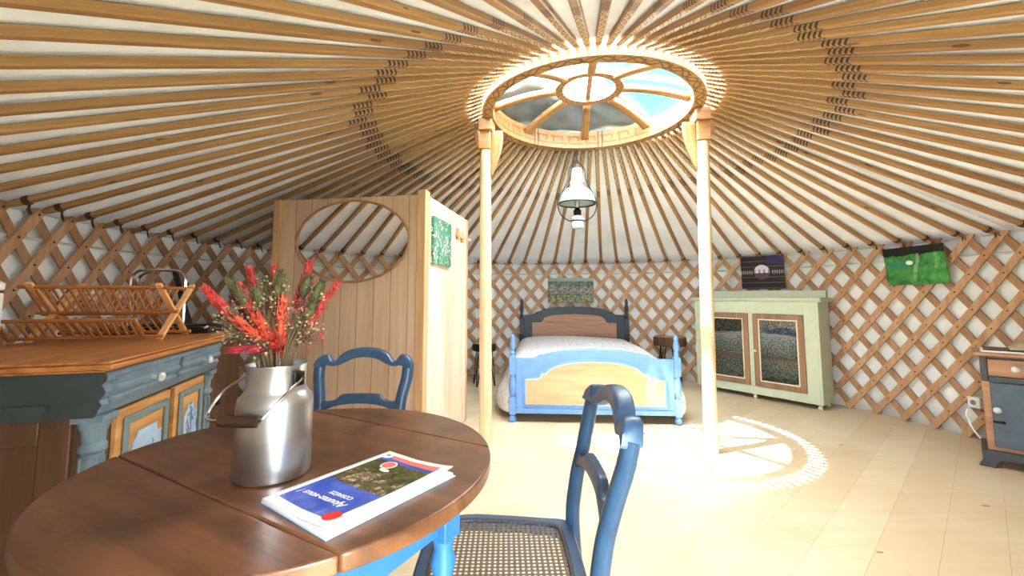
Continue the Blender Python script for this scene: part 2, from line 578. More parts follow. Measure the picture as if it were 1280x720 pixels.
class MB:
    def __init__(s):
        s.b = bmesh.new()
        s.uv = None

    def _mi(s, faces, mi):
        for f in faces: f.material_index = mi

    def box(s, c, d, rot=None, mi=0):
        g = bmesh.ops.create_cube(s.b, size=1)
        vs = g['verts']
        mat = Matrix.Translation(Vector(c)) @ (rot.to_4x4() if rot else Matrix()) @ Matrix.Diagonal((*d, 1))
        bmesh.ops.transform(s.b, matrix=mat, verts=vs)
        s._mi({f for v in vs for f in v.link_faces}, mi)
        return s

    def span(s, x0, x1, y0, y1, z0, z1, mi=0):
        return s.box(((x0 + x1) / 2, (y0 + y1) / 2, (z0 + z1) / 2), (abs(x1 - x0), abs(y1 - y0), abs(z1 - z0)), mi=mi)

    def bar(s, a, b, w, h, up=(0, 0, 1), mi=0):
        a, b = Vector(a), Vector(b)
        t = (b - a).normalized()
        u = Vector(up)
        sd = t.cross(u)
        if sd.length < 1e-4: sd = t.cross(Vector((0, 1, 0)))
        sd.normalize()
        u = sd.cross(t)
        rot = Matrix((t, -sd, u)).transposed()
        return s.box((a + b) / 2, ((b - a).length, w, h), rot, mi)

    def prism(s, pts, a0, a1, plane='xz', mi=0):
        """outline pts extruded between a0 and a1 along the axis the plane leaves out"""
        def P(p, a):
            return {'xz': (p[0], a, p[1]), 'xy': (p[0], p[1], a), 'yz': (a, p[0], p[1])}[plane]
        v0 = [s.b.verts.new(P(p, a0)) for p in pts]
        v1 = [s.b.verts.new(P(p, a1)) for p in pts]
        n = len(pts)
        fs = [s.b.faces.new(v0), s.b.faces.new(v1[::-1])]
        for i in range(n): fs.append(s.b.faces.new((v0[i], v1[i], v1[(i + 1) % n], v0[(i + 1) % n])))
        s._mi(fs, mi)
        return s

    def tube(s, pts, r, n=8, flat=1.0, up=(0, 0, 1), mi=0, closed=False):
        pts = [Vector(p) for p in pts]
        m = len(pts)
        rr = r if isinstance(r, (list, tuple)) else [r] * m
        rings = []
        sd = None
        for i, p in enumerate(pts):
            if closed: t = pts[(i + 1) % m] - pts[i - 1]
            else: t = pts[min(i + 1, m - 1)] - pts[max(i - 1, 0)]
            t.normalize()
            c = t.cross(Vector(up)) if sd is None else (sd - t * sd.dot(t))
            if c.length < 1e-4: c = t.cross(Vector((1, 0.1, 0)))
            c.normalize()
            sd = c
            u = c.cross(t)
            rings.append([s.b.verts.new(p + c * cos(2 * pi * k / n) * rr[i] + u * sin(2 * pi * k / n) * rr[i] * flat) for k in range(n)])
        fs = []
        rng = range(m if closed else m - 1)
        for i in rng:
            a, b = rings[i], rings[(i + 1) % m]
            for k in range(n): fs.append(s.b.faces.new((a[k], a[(k + 1) % n], b[(k + 1) % n], b[k])))
        if not closed:
            fs.append(s.b.faces.new(rings[0][::-1])); fs.append(s.b.faces.new(rings[-1]))
        s._mi(fs, mi)
        return s

    def lathe(s, prof, n=24, c=(0, 0, 0), mi=0, sx=1.0, sy=1.0):
        """prof: (radius, height) from bottom to top; both ends are closed"""
        rings = []
        for r, z in prof:
            rings.append([s.b.verts.new((c[0] + r * cos(2 * pi * k / n) * sx, c[1] + r * sin(2 * pi * k / n) * sy, c[2] + z)) for k in range(n)])
        fs = []
        for a, b in zip(rings, rings[1:]):
            for k in range(n): fs.append(s.b.faces.new((a[k], a[(k + 1) % n], b[(k + 1) % n], b[k])))
        fs.append(s.b.faces.new(rings[0][::-1])); fs.append(s.b.faces.new(rings[-1]))
        s._mi(fs, mi)
        return s

    def grid(s, fn, nu, nv, mi=0, uv=False):
        g = [[s.b.verts.new(fn(i / nu, j / nv)) for j in range(nv + 1)] for i in range(nu + 1)]
        if uv and s.uv is None: s.uv = s.b.loops.layers.uv.new('UVMap')
        for i in range(nu):
            for j in range(nv):
                f = s.b.faces.new((g[i][j], g[i + 1][j], g[i + 1][j + 1], g[i][j + 1]))
                f.material_index = mi
                if uv:
                    for l, (a, b) in zip(f.loops, ((i, j), (i + 1, j), (i + 1, j + 1), (i, j + 1))):
                        l[s.uv].uv = (a / nu, b / nv)
        return s

    def ball(s, c, r, mi=0, sc=(1, 1, 1), seg=10):
        g = bmesh.ops.create_uvsphere(s.b, u_segments=seg, v_segments=max(4, seg // 2 + 1), radius=r)
        bmesh.ops.transform(s.b, matrix=Matrix.Translation(Vector(c)) @ Matrix.Diagonal((*sc, 1)), verts=g['verts'])
        s._mi({f for v in g['verts'] for f in v.link_faces}, mi)
        return s

    def build(s, name, mats, parent=None, bevel=0.0, seg=2, smooth=True, sub=0, solid=0.0, normals=True):
        if normals: bmesh.ops.recalc_face_normals(s.b, faces=s.b.faces)
        me = bpy.data.meshes.new(name)
        s.b.to_mesh(me)
        s.b.free()
        for x in (mats if isinstance(mats, (list, tuple)) else [mats]): me.materials.append(M[x] if isinstance(x, str) else x)
        o = bpy.data.objects.new(name, me)
        COL.objects.link(o)
        if parent: o.parent = parent
        if smooth:
            for p in me.polygons: p.use_smooth = True
            me.set_sharp_from_angle(angle=R(38))
        if solid:
            md = o.modifiers.new('thickness', 'SOLIDIFY'); md.thickness = solid; md.offset = 0
        if bevel:
            md = o.modifiers.new('bevel', 'BEVEL'); md.width = bevel; md.segments = seg; md.limit_method = 'ANGLE'; md.angle_limit = R(40)
        if sub:
            md = o.modifiers.new('smooth', 'SUBSURF'); md.levels = md.render_levels = sub
        return o


def empty(name, loc, rz=0.0):
    o = bpy.data.objects.new(name, None)
    COL.objects.link(o)
    o.location = loc
    o.rotation_euler = (0, 0, rz)
    o.empty_display_size = 0.1
    return o


def tag(o, label, cat, group=None):
    o['label'] = label
    o['category'] = cat
    if group: o['group'] = group
    return o


def struct(o):
    o['kind'] = 'structure'
    return o


def copy_tree(o, parent=None):
    c = o.copy()
    COL.objects.link(c)
    if parent: c.parent = parent
    for ch in list(o.children): copy_tree(ch, c)
    return c


def spline(pts, n=6):
    """catmull-rom through the points"""
    pts = [Vector(p) for p in pts]
    out = []
    for i in range(len(pts) - 1):
        p0, p1, p2, p3 = pts[max(i - 1, 0)], pts[i], pts[i + 1], pts[min(i + 2, len(pts) - 1)]
        for k in range(n):
            t = k / n
            out.append(0.5 * ((2 * p1) + (p2 - p0) * t + (2 * p0 - 5 * p1 + 4 * p2 - p3) * t * t + (3 * p1 - p0 - 3 * p2 + p3) * t ** 3))
    out.append(pts[-1])
    return out


def spline2(pts, n=5):
    return [(v.x, v.y) for v in spline([(a, b, 0) for a, b in pts], n)]


def wall_frame(name, deg, r, z):
    a = R(deg)
    return empty(name, (CX + r * cos(a), CY + r * sin(a), z), a - pi / 2)


# ------------------------------------------------------------------ the room
DOOR = (-97, -90)        # the open doorway behind the camera, degrees on the wall circle
mb = MB()
mb.lathe([(WR + 0.25, -0.08), (WR + 0.25, 0.0)], 96, (CX, CY, 0))
struct(mb.build('floor', 'floor'))
mb = MB()
mb.grid(lambda u, v: (CX - 18 + 36 * u, CY - 18 + 36 * v, -0.12), 2, 2)
struct(mb.build('ground', 'ground'))  # unseen ground outside, added to bounce daylight in through the doorway


def wall_arc(name, d0, d1):
    mb = MB()
    mb.grid(lambda u, v: (CX + WR * cos(R(d0 + (d1 - d0) * u)), CY + WR * sin(R(d0 + (d1 - d0) * u)), WALL_H * v), int(abs(d1 - d0) / 3), 6)
    return struct(mb.build(name, 'liner', solid=0.012))


wall_arc('wall_right', DOOR[1], 45)
wall_arc('wall_back', 45, 135)
wall_arc('wall_left', 135, 360 + DOOR[0])
# roof canvas, a skin stretched from wall to crown, sagging a little between
mb = MB()
def roof(u, v):
    a = 2 * pi * u
    p0 = Vector((CX + (WR + 0.005) * cos(a), CY + (WR + 0.005) * sin(a), 1.512))
    p1 = Vector((KX + (KR + 0.02) * cos(a), KY + (KR + 0.02) * sin(a), 2.500))
    return p0.lerp(p1, v * 0.962)
mb.grid(roof, 176, 10)
struct(mb.build('ceiling', 'canvas', solid=0.01))
# white cable strip running round the wall behind the lattice
mb = MB()
pts = [(CX + (WR - 0.016) * cos(R(a)), CY + (WR - 0.016) * sin(R(a)), 1.375) for a in range(-62, 246, 3)]
mb.tube(pts, 0.018, 4, 0.5)
struct(mb.build('trim_1', 'white_plastic'))

HUBZ, HUBR = 0.215, 0.25
def arcpt(r):
    k = (r - HUBR) / (0.73 - HUBR)
    return HUBZ - 0.005 - 0.10 * k ** 1.7
# grey tarpaulin lying outside over part of the roof and three crown panes
mb = MB()
def tarp(u, v):
    a = R(38 + (175 - 38) * u)
    if v < 0.3:
        k = v / 0.3
        r = 0.31 + (0.86 - 0.31) * k
        z = 2.42 + arcpt(min(r, 0.73)) + 0.07 + 0.010 * sin(u * 31 + k * 9) + 0.008 * sin(u * 13 - k * 17)
        return (KX + r * cos(a), KY + r * sin(a), z)
    k = (v - 0.3) / 0.7
    a2 = a if a > R(118) else R(118) + (a - R(118)) * (1 - k)
    k2 = k if a > R(118) else k * 0.12
    if a <= R(118): a2 = a
    p0 = Vector((KX + 0.86 * cos(a2), KY + 0.86 * sin(a2), 2.60))
    p1 = Vector((CX + (WR + 0.06) * cos(a2), CY + (WR + 0.06) * sin(a2), 1.58))
    p = p0.lerp(p1, k2)
    p.z += 0.012 * sin(u * 40 + k2 * 20)
    return p
mb.grid(tarp, 60, 22)
t = mb.build('tarpaulin', 'tarp', solid=0.004)
tag(t, 'grey tarpaulin lying over the far panes of the roof crown', 'tarpaulin')

# ------------------------------------------------------------------ lattice wall
NP = 88
STEP = 360 / NP
PHASE = 83.1
SKEW = 23.0


def lath_mesh(sign, r):
    mb = MB()
    n = 16
    path = []
    for i in range(n + 1):
        zz = 0.012 + 1.535 * i / n
        a = R(sign * SKEW * (1 - zz / 1.5))
        path.append(Vector((r * cos(a), r * sin(a), zz)))
    rings = []
    for i, p in enumerate(path):
        t = (path[min(i + 1, n)] - path[max(i - 1, 0)]).normalized()
        rad = Vector((p.x, p.y, 0)).normalized()
        sd = t.cross(rad).normalized()
        w, h = 0.0255, 0.006
        rings.append([mb.b.verts.new(p + sd * a * w + rad * b * h) for a, b in ((1, 1), (-1, 1), (-1, -1), (1, -1))])
    for a, b in zip(rings, rings[1:]):
        for k in range(4): mb.b.faces.new((a[k], a[(k + 1) % 4], b[(k + 1) % 4], b[k]))
    mb.b.faces.new(rings[0]); mb.b.faces.new(rings[-1][::-1])
    if sign > 0:   # rivets where it crosses the laths behind
        k = 0
        while True:
            zz = 1.5 * (1 - k * STEP / (2 * SKEW))
            if zz < 0.05: break
            a = R(sign * SKEW * (1 - zz / 1.5))
            rr = r - 0.008
            c = Vector((rr * cos(a), rr * sin(a), zz))
            mb.ball(c, 0.0055, 1, seg=6)
            k += 1
    return mb.build('lath', ['lath' if sign > 0 else 'lath2', 'rivet'], smooth=False)


sections = [(-70, -18, 'lattice wall section beside the doorway to the right'),
            (-18, 24, 'lattice wall section behind the charcoal nightstand and the green landscape canvas'),
            (24, 64, 'lattice wall section behind the sage green glazed cabinet'),
            (64, 112, 'lattice wall section behind the dark bed headboard'),
            (112, 160, 'lattice wall section in the dark corner behind the pine cubicle'),
            (160, 205, 'lattice wall section behind the bamboo dish rack'),
            (205, 253, 'lattice wall section running left towards the doorway')]
roots = []
for d0, d1, lab in sections:
    e = empty('lattice_panel', (CX, CY, 0))
    tag(e, lab, 'lattice wall', 'lattice wall sections')
    roots.append((d0, d1, e))
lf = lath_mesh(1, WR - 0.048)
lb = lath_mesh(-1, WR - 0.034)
first = {1: lf, -1: lb}
for k in range(NP):
    th = (PHASE + k * STEP + 180) % 360 - 180
    if th < -112: th += 360
    for sg in (1, -1):
        lo, hi = sorted((th, th + sg * SKEW))
        if lo < DOOR[1] + 1 or hi > 360 + DOOR[0] - 1: continue
        mid = (lo + hi) / 2
        for d0, d1, e in roots:
            if d0 <= mid < d1:
                if first[sg]: o = first[sg]; first[sg] = None
                else:
                    o = (lf if sg > 0 else lb).copy(); COL.objects.link(o)
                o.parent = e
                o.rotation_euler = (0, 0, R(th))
                break

# ------------------------------------------------------------------ roof poles
mb = MB()
rings = []
for x, w, h in ((0, 0.014, 0.011), (0.012, 0.0175, 0.0145), (0.3, 0.0178, 0.0145), (0.62, 0.0182, 0.0145), (0.97, 0.0185, 0.0145), (1.0, 0.015, 0.012)):
    c = 0.005
    rings.append([mb.b.verts.new((x, y, z)) for y, z in ((w, h - c), (w - c, h), (-w + c, h), (-w, h - c), (-w, -h + c), (-w + c, -h), (w - c, -h), (w, -h + c))])
for a, b in zip(rings, rings[1:]):
    for k in range(8): mb.b.faces.new((a[k], a[(k + 1) % 8], b[(k + 1) % 8], b[k]))
mb.b.faces.new(rings[0]); mb.b.faces.new(rings[-1][::-1])
pole0 = mb.build('roof_pole', 'pole', smooth=False)
mb = MB()
for q in range(3):
    mb.tube([((0.030 + 0.0035 * q), 0.0225 * cos(a * pi / 6), 0.0195 * sin(a * pi / 6)) for a in range(12)], 0.003, 5, closed=True)
mb.tube([(0.03, 0.022, -0.012), (0.022, 0.040, -0.025), (0.020, 0.046, -0.055)], 0.0028, 5)
tie0 = mb.build('rope_tie', 'rope', pole0)


def pole_label(a):
    a = a % 360
    for lo, hi, l in ((340, 360, 'peeled roof pole rising from the lattice above the charcoal nightstand'),
                      (0, 22, 'peeled roof pole rising from the lattice by the green landscape canvas'),
                      (22, 62, 'peeled roof pole rising from the lattice above the sage green cabinet'),
                      (62, 100, 'peeled roof pole rising from the lattice behind the bed'),
                      (100, 122, 'peeled roof pole rising from the lattice just right of the pine cubicle'),
                      (122, 170, 'dark roof pole rising behind the pine cubicle under the tarpaulin'),
                      (170, 215, 'peeled roof pole rising from the lattice above the dish rack'),
                      (215, 270, 'peeled roof pole running overhead to the left of the doorway'),
                      (270, 340, 'peeled roof pole running overhead to the right of the doorway')):
        if lo <= a < hi: return l


for k in range(NP):
    if k == 0: o, t = pole0, tie0
    else:
        o = pole0.copy(); COL.objects.link(o)
        t = tie0.copy(); COL.objects.link(t); t.parent = o
    d = PHASE + k * STEP
    a = R(d)
    p0 = Vector((CX + (WR - 0.072) * cos(a), CY + (WR - 0.072) * sin(a), 1.512 + random.uniform(-0.006, 0.006)))
    p1 = Vector((KX + (KR + 0.005) * cos(a), KY + (KR + 0.005) * sin(a), 2.484))
    v = p1 - p0
    L_ = v.length
    xa = v.normalized()
    ya = Vector((0, 0, 1)).cross(xa).normalized()
    za = xa.cross(ya)
    o.matrix_world = Matrix.Translation(p0) @ Matrix((xa, ya, za)).transposed().to_4x4() @ Matrix.Diagonal((L_, 1, 1, 1))
    t.scale = (1 / L_ * 2.2, 1, 1)
    tag(o, pole_label(d), 'roof pole', 'roof poles')

# ------------------------------------------------------------------ roof crown
crown = tag(empty('skylight', (KX, KY, 2.42)), 'round painted wooden skylight crown with glass panes over the two posts', 'skylight')
SP0 = 38.0
mb = MB()
prof = [(0.72, 0.0), (0.80, 0.0), (0.80, 0.15), (0.72, 0.15)]
def ringface(a, b):
    def fn(u, v):
        an = 2 * pi * u
        r = a[0] + (b[0] - a[0]) * v
        z = a[1] + (b[1] - a[1]) * v
        return (r * cos(an), r * sin(an), z)
    return fn
mb.grid(ringface(prof[0], prof[1]), 96, 1, 0, True)      # underside, fret pattern
mb.grid(ringface(prof[1], prof[2]), 96, 1, 2, True)
mb.grid(ringface(prof[2], prof[3]), 96, 1, 2, True)
mb.grid(ringface(prof[3], prof[0]), 96, 1, 1, True)      # inside, key pattern
bmesh.ops.remove_doubles(mb.b, verts=mb.b.verts, dist=1e-5)
mb.build('ring', ['fret', 'key', 'ring'], crown)
mb = MB()
hp = [(HUBR - 0.055, HUBZ - 0.02), (HUBR + 0.005, HUBZ - 0.025), (HUBR + 0.005, HUBZ + 0.02), (HUBR - 0.055, HUBZ + 0.02)]
for i in range(4): mb.grid(ringface(hp[i], hp[(i + 1) % 4]), 48, 1, 0 if i == 0 else 1, True)
bmesh.ops.remove_doubles(mb.b, verts=mb.b.verts, dist=1e-5)
mb.build('hub_ring', ['fret', 'ring'], crown)
for k in range(8):
    a = R(SP0 + 45 * k)
    def spoke(u, v, zo=0.0):
        r = HUBR + (0.735 - HUBR) * u
        w = (v - 0.5) * (0.055 + 0.015 * u)
        return (r * cos(a) - w * sin(a), r * sin(a) + w * cos(a), arcpt(r) + zo)
    mb = MB()
    mb.grid(lambda u, v: spoke(u, v), 10, 2, 0, True)
    sp = mb.build('spoke', ['fret', 'ring'], crown)
    sp.modifiers.new('t', 'SOLIDIFY').thickness = 0.035
    sp.modifiers['t'].offset = -1
    sp.modifiers['t'].material_offset_rim = 1
    mb = MB()
    a0, a1 = a + R(1), a + R(44)
    mb.grid(lambda u, v: ((HUBR + 0.47 * u) * cos(a0 + (a1 - a0) * v), (HUBR + 0.47 * u) * sin(a0 + (a1 - a0) * v), arcpt(HUBR + 0.47 * u) + 0.032), 6, 6)
    mb.build('pane', 'glass', crown)
mb = MB()
mb.lathe([(HUBR - 0.03, HUBZ + 0.022), (HUBR - 0.03, HUBZ + 0.026)], 32)
mb.build('pane', 'glass', crown)
mb = MB()
a = R(83)
mb.bar((-0.2 * cos(a), -0.2 * sin(a), HUBZ), (0.2 * cos(a), 0.2 * sin(a), HUBZ), 0.035, 0.02)
mb.build('cross_bar', 'ring', crown, 0.003)
mb = MB()
mb.bar((-0.2 * sin(a), 0.2 * cos(a), HUBZ + 0.005), (0.2 * sin(a), -0.2 * cos(a), HUBZ + 0.005), 0.014, 0.012)
mb.build('cross_bar', 'ring', crown, 0.002)

# ------------------------------------------------------------------ crown posts
for (bx, by, tx, ty, lab) in ((-0.194, 3.216, -0.205, 3.19, 'pale wooden crown post standing nearest the pine cubicle'),
                              (1.365, 3.01, 1.385, 3.0, 'sunlit wooden crown post standing in front of the sage green cabinet')):
    toC = Vector((KX - tx, KY - ty, 0)).normalized()
    e = empty('crown_post', (bx, by, 0), atan2(toC.y, toC.x))
    e.rotation_euler = (0, 0, atan2(toC.y, toC.x))
    tag(e, lab, 'post', 'posts under the roof crown')
    inv = Matrix.Rotation(-atan2(toC.y, toC.x), 3, 'Z')
    tp = inv @ Vector((tx - bx, ty - by, 0))
    mb = MB()
    mb.tube([(0, 0, 0), (tp.x * 0.5, tp.y * 0.5, 1.1), (tp.x, tp.y, 2.2)], [0.046, 0.045, 0.043], 16)
    mb.build('shaft', 'post', e)
    mb = MB()
    tx0, ty0 = tp.x, tp.y
    mb.span(tx0 - 0.045, tx0 + 0.045, ty0 - 0.05, ty0 + 0.05, 2.19, 2.33)
    mb.span(tx0 - 0.04, tx0 + 0.06, ty0 - 0.075, ty0 + 0.075, 2.33, 2.42)
    # curled horn on the outer side
    mb.prism(spline2([(tx0 - 0.045, 2.20), (tx0 - 0.075, 2.25), (tx0 - 0.085, 2.31), (tx0 - 0.07, 2.34), (tx0 - 0.045, 2.33)]), ty0 - 0.02, ty0 + 0.02)
    mb.build('capital', 'ring', e, 0.006)
    mb = MB()
    mb.grid(lambda u, v: (tx0 + 0.045 + 0.10 * sin(pi * min(1, 0.35 + u * 0.6)) * (1 - 0.35 * u) * v, ty0 - 0.012, 2.335 - 0.36 * u), 12, 4, 0, True)
    b = mb.build('fretwork_bracket', 'fret', e)
    b.modifiers.new('t', 'SOLIDIFY').thickness = 0.024

# ------------------------------------------------------------------ pine cubicle
cub = tag(empty('cubicle', (-0.570, 2.780, 0), R(-9.8)), 'pine board cubicle standing between sideboard and bed', 'cubicle')
H = 1.745
mb = MB(); mb.span(-1.10, -0.03, 0, 0.025, 0, H); mb.build('front_panel', 'pine', cub, 0.002)
mb = MB(); mb.span(-1.10, -1.075, 0.03, 1.0, 0, H); mb.build('side_panel', 'pine', cub, 0.002)
mb = MB(); mb.span(-1.07, -0.03, 0.975, 1.0, 0, H); mb.build('back_panel', 'pine', cub, 0.002)
mb = MB(); mb.span(-0.055, 0.004, -0.022, 0.06, 0, H + 0.03); mb.build('corner_post', 'pine_trim', cub, 0.003)
mb = MB(); mb.span(-1.125, -1.075, -0.02, 0.04, 0, H + 0.0); mb.build('corner_post', 'pine_trim', cub, 0.003)
mb = MB(); mb.span(-0.04, 0.0, 0.975, 1.03, 0, H); mb.build('corner_post', 'pine_trim', cub, 0.003)
mb = MB(); mb.span(-0.028, 0.0, 0.062, 0.972, 0.01, H); dr = mb.build('door', 'pine_lit', cub, 0.002)
mb = MB()
mb.span(0.0, 0.022, 0.66, 0.70, 1.535, 1.62); mb.span(0.004, 0.028, 0.64, 0.83, 1.55, 1.582); mb.span(0.0, 0.02, 0.79, 0.83, 1.52, 1.60)
la = mb.build('latch', 'pine_trim', dr, 0.003)
la['label'] = 'wooden turn latch'
mb = MB(); mb.tube([(0.0, 0.955, 1.56), (0.045, 0.955, 1.56)], 0.011, 8); mb.build('peg', 'pine_trim', dr, 0.002)

mir = tag(empty('mirror', (-0.570 - 0.985 * 0.525 - 0.0, 2.780 + 0.17 * 0.525 - 0.0, 1.442), R(-9.8)), 'oval wall mirror hanging on the pine cubicle front', 'mirror')
mb = MB()
mb.lathe([(1, -0.012), (1, 0.0)], 64)
bmesh.ops.transform(mb.b, matrix=Matrix.Translation((0, -0.014, 0)) @ Matrix.Rotation(pi / 2, 4, 'X') @ Matrix.Diagonal((0.405, 0.268, 1, 1)), verts=mb.b.verts)
mb.build('mirror_glass', 'mirror', mir)
mb = MB()
mb.tube([(0.414 * cos(a * pi / 36), -0.018, 0.277 * sin(a * pi / 36)) for a in range(72)], 0.0075, 8, up=(0, 1, 0), closed=True)
mb.build('frame', 'stand_wood', mir)

# picture on the cubicle door
t = R(-9.8)
def cubpt(x, y, z): return (-0.570 + x * cos(t) - y * sin(t), 2.780 + x * sin(t) + y * cos(t), z)
pic = tag(empty('canvas_print', cubpt(0.012, 0.285, 1.455), R(-9.8 + 90)), 'green and pink canvas print of a bird on the cubicle door', 'picture')
mb = MB(); mb.span(-0.19, 0.19, -0.010, 0.010, -0.165, 0.165); mb.build('canvas_face', 'pic_bird', pic, 0.002)

# ------------------------------------------------------------------ pictures on the lattice
def canvas_print(deg, r, z, w, h, mat, lab, tilt=0.0, roll=0.0):
    e = wall_frame('canvas_print', deg, r, z)
    e.rotation_euler = (tilt, roll, e.rotation_euler.z)
    tag(e, lab, 'picture')
    mb = MB(); mb.span(-w / 2, w / 2, -0.012, 0.0, -h / 2, h / 2); mb.build('canvas_face', mat, e, 0.002)
    mb = MB()
    for s_ in (-1, 1): mb.span(s_ * w / 2 - s_ * 0.02, s_ * w / 2 - s_ * 0.003, 0.0005, 0.012, -h / 2 + 0.003, h / 2 - 0.003)
    for s_ in (-1, 1): mb.span(-w / 2 + 0.022, w / 2 - 0.022, 0.0005, 0.012, s_ * h / 2 - s_ * 0.02, s_ * h / 2 - s_ * 0.003)
    mb.build('stretcher', 'pine_trim', e)
    return e
canvas_print(82.9, WR - 0.075, 1.145, 0.63, 0.34, 'pic_village', 'small landscape canvas with a village above the dark headboard')
canvas_print(37.8, WR - 0.085, 1.335, 0.45, 0.37, 'pic_bridge', 'dark canvas print with a pale round bridge picture above the cabinet', R(3))
canvas_print(11.7, WR - 0.105, 1.325, 0.45, 0.32, 'pic_green', 'green landscape canvas hung at the lattice top on the right', R(7), R(-1))

# wall socket
e = tag(wall_frame('wall_socket', 6.1, WR - 0.02, 0.276), 'small white wall socket low on the lattice beside the nightstand', 'socket')
mb = MB(); mb.span(-0.04, 0.04, -0.05, 0.0, -0.04, 0.04); mb.build('housing', 'white_plastic', e, 0.005)
mb = MB()
mb.lathe([(0.0245, 0), (0.0245, 0.002)], 20); mb.lathe([(0.019, 0.002), (0.019, 0.0025)], 20, mi=1)
bmesh.ops.transform(mb.b, matrix=Matrix.Translation((0, -0.050, 0)) @ Matrix.Rotation(pi / 2, 4, 'X'), verts=mb.b.verts)
mb.build('outlet', ['white_plastic', 'side_sage'], e)
# its cable
mb = MB()
mb.tube(spline([(3.40, 3.25, 0.23), (3.36, 3.22, 0.18), (3.34, 3.16, 0.10), (3.33, 3.08, 0.04), (3.32, 2.98, 0.008)]), 0.006, 6)
tag(mb.build('power_cable', 'white_plastic'), 'white power cable dropping from the wall socket behind the nightstand', 'cable')

# ------------------------------------------------------------------ bed
BX, BY = 0.697, 3.685
bed = tag(empty('bed', (BX, BY, 0), atan2(-0.063, 0.998)), 'blue painted wooden bed with turned posts and dark headboard', 'bed')


def mirrored(half):
    """half outline points (x<=0, left to centre) mirrored to the right"""
    return half + [(-x, z) for x, z in half[::-1] if abs(x) > 1e-6]


def board(top, bottom_z, x0):
    return [(x0, bottom_z)] + mirrored(top) + [(-x0, bottom_z)]


foot_top = spline2([(-0.665, 0.535), (-0.60, 0.537), (-0.53, 0.538), (-0.49, 0.548), (-0.465, 0.566), (-0.43, 0.570), (-0.36, 0.585), (-0.2, 0.608), (0, 0.617)])
foot_panel = [(-0.575, 0.355)] + spline2([(-0.50, 0.360), (-0.455, 0.368), (-0.44, 0.40), (-0.40, 0.408), (-0.37, 0.440), (-0.30, 0.472), (-0.15, 0.500), (0, 0.508)])
foot_mold = [(-0.605, 0.385)] + spline2([(-0.52, 0.388), (-0.48, 0.394), (-0.462, 0.424), (-0.42, 0.432), (-0.385, 0.464), (-0.30, 0.500), (-0.15, 0.528), (0, 0.536)])
mb = MB(); mb.prism(board(foot_top, 0.075, -0.665), -0.02, 0.02)
mb.span(-0.665, 0.665, -0.028, 0.0, 0.075, 0.118)
fb = mb.build('footboard', 'bed_blue', bed, 0.006)
mb = MB(); mb.prism(board(foot_mold, 0.130, -0.605), -0.030, -0.019); mb.build('moulding', 'bed_blue', fb, 0.006, 3)
mb = MB(); mb.prism(board([(x * 1.017, z + 0.010) for x, z in foot_panel], 0.150, -0.585), -0.036, -0.028); mb.build('moulding', 'bed_line', fb, 0.003)
mb = MB(); mb.prism(board(foot_panel, 0.160, -0.575), -0.040, -0.034); mb.build('panel', 'bed_panel', fb, 0.002)['label'] = 'honey wood panel'
BL = 2.02
head_top = spline2([(-0.665, 0.815), (-0.60, 0.815), (-0.54, 0.822), (-0.50, 0.852), (-0.45, 0.862), (-0.38, 0.893), (-0.2, 0.918), (0, 0.926)])
head_panel = [(-0.555, 0.715)] + spline2([(-0.50, 0.715), (-0.43, 0.72), (-0.41, 0.75), (-0.38, 0.785), (-0.30, 0.808), (-0.15, 0.822), (0, 0.828)])
mb = MB(); mb.prism(board(head_top, 0.12, -0.665), BL - 0.02, BL + 0.02); hb = mb.build('headboard', 'slate', bed, 0.006)
mb = MB(); mb.prism(board([(x * 1.012, z + 0.008) for x, z in head_panel], 0.30, -0.563), BL - 0.028, BL - 0.018); mb.build('moulding', 'slate', hb, 0.003)
mb = MB(); mb.prism(board(head_panel, 0.31, -0.555), BL - 0.032, BL - 0.026); mb.build('panel', 'head_panel', hb, 0.002)['label'] = 'brown wood panel'


def bed_post(x, y, s, mat):
    h = s / 0.725
    mb = MB()
    c = (x, y, 0)
    mb.lathe([(0.014, 0), (0.026, 0.008), (0.030, 0.03), (0.026, 0.05), (0.016, 0.06), (0.022, 0.065)], 16, c)
    mb.span(x - 0.028, x + 0.028, y - 0.028, y + 0.028, 0.065, 0.20 * h)
    mb.lathe([(0.024, 0.20 * h), (0.018, 0.215 * h), (0.026, 0.225 * h), (0.033, 0.27 * h), (0.033, 0.32 * h), (0.026, 0.37 * h), (0.024, 0.385 * h), (0.028, 0.39 * h)], 16, c)
    mb.span(x - 0.028, x + 0.028, y - 0.028, y + 0.028, 0.39 * h, 0.545 * h)
    mb.lathe([(0.027, 0.545 * h), (0.018, 0.56 * h), (0.024, 0.57 * h), (0.015, 0.59 * h), (0.024, 0.615 * h), (0.026, 0.645 * h), (0.016, 0.68 * h), (0.02, 0.69 * h), (0.02, 0.705 * h), (0.01, 0.725 * h)], 16, c)
    mb.build('bed_post', mat, bed, 0.003)
for s_ in (-1, 1):
    bed_post(s_ * 0.693, 0, 0.735, 'bed_blue')
    bed_post(s_ * 0.693, BL, 1.03, 'slate')
    mb = MB(); mb.span(s_ * 0.68, s_ * 0.705, 0.03, BL - 0.03, 0.15, 0.27); mb.build('side_rail', 'slate', bed, 0.003)
ub = Vector((0.998, -0.063, 0)); vb = Vector((0.063, 0.998, 0))
mt = empty('mattress', (BX, BY, 0), atan2(-0.063, 0.998))
mb = MB(); mb.span(-0.66, 0.66, 0.05, BL - 0.05, 0.16, 0.40); mb.build('mattress_body', 'white_plastic', mt, 0.04, 4)
mb = MB()
for yy in (0.06, BL - 0.06): mb.tube([(-0.655, yy, 0.385), (0.655, yy, 0.385)], 0.006, 6)
mb.build('piping', 'paper', mt)
tag(mt, 'white mattress lying under the quilt on the blue bed', 'mattress')
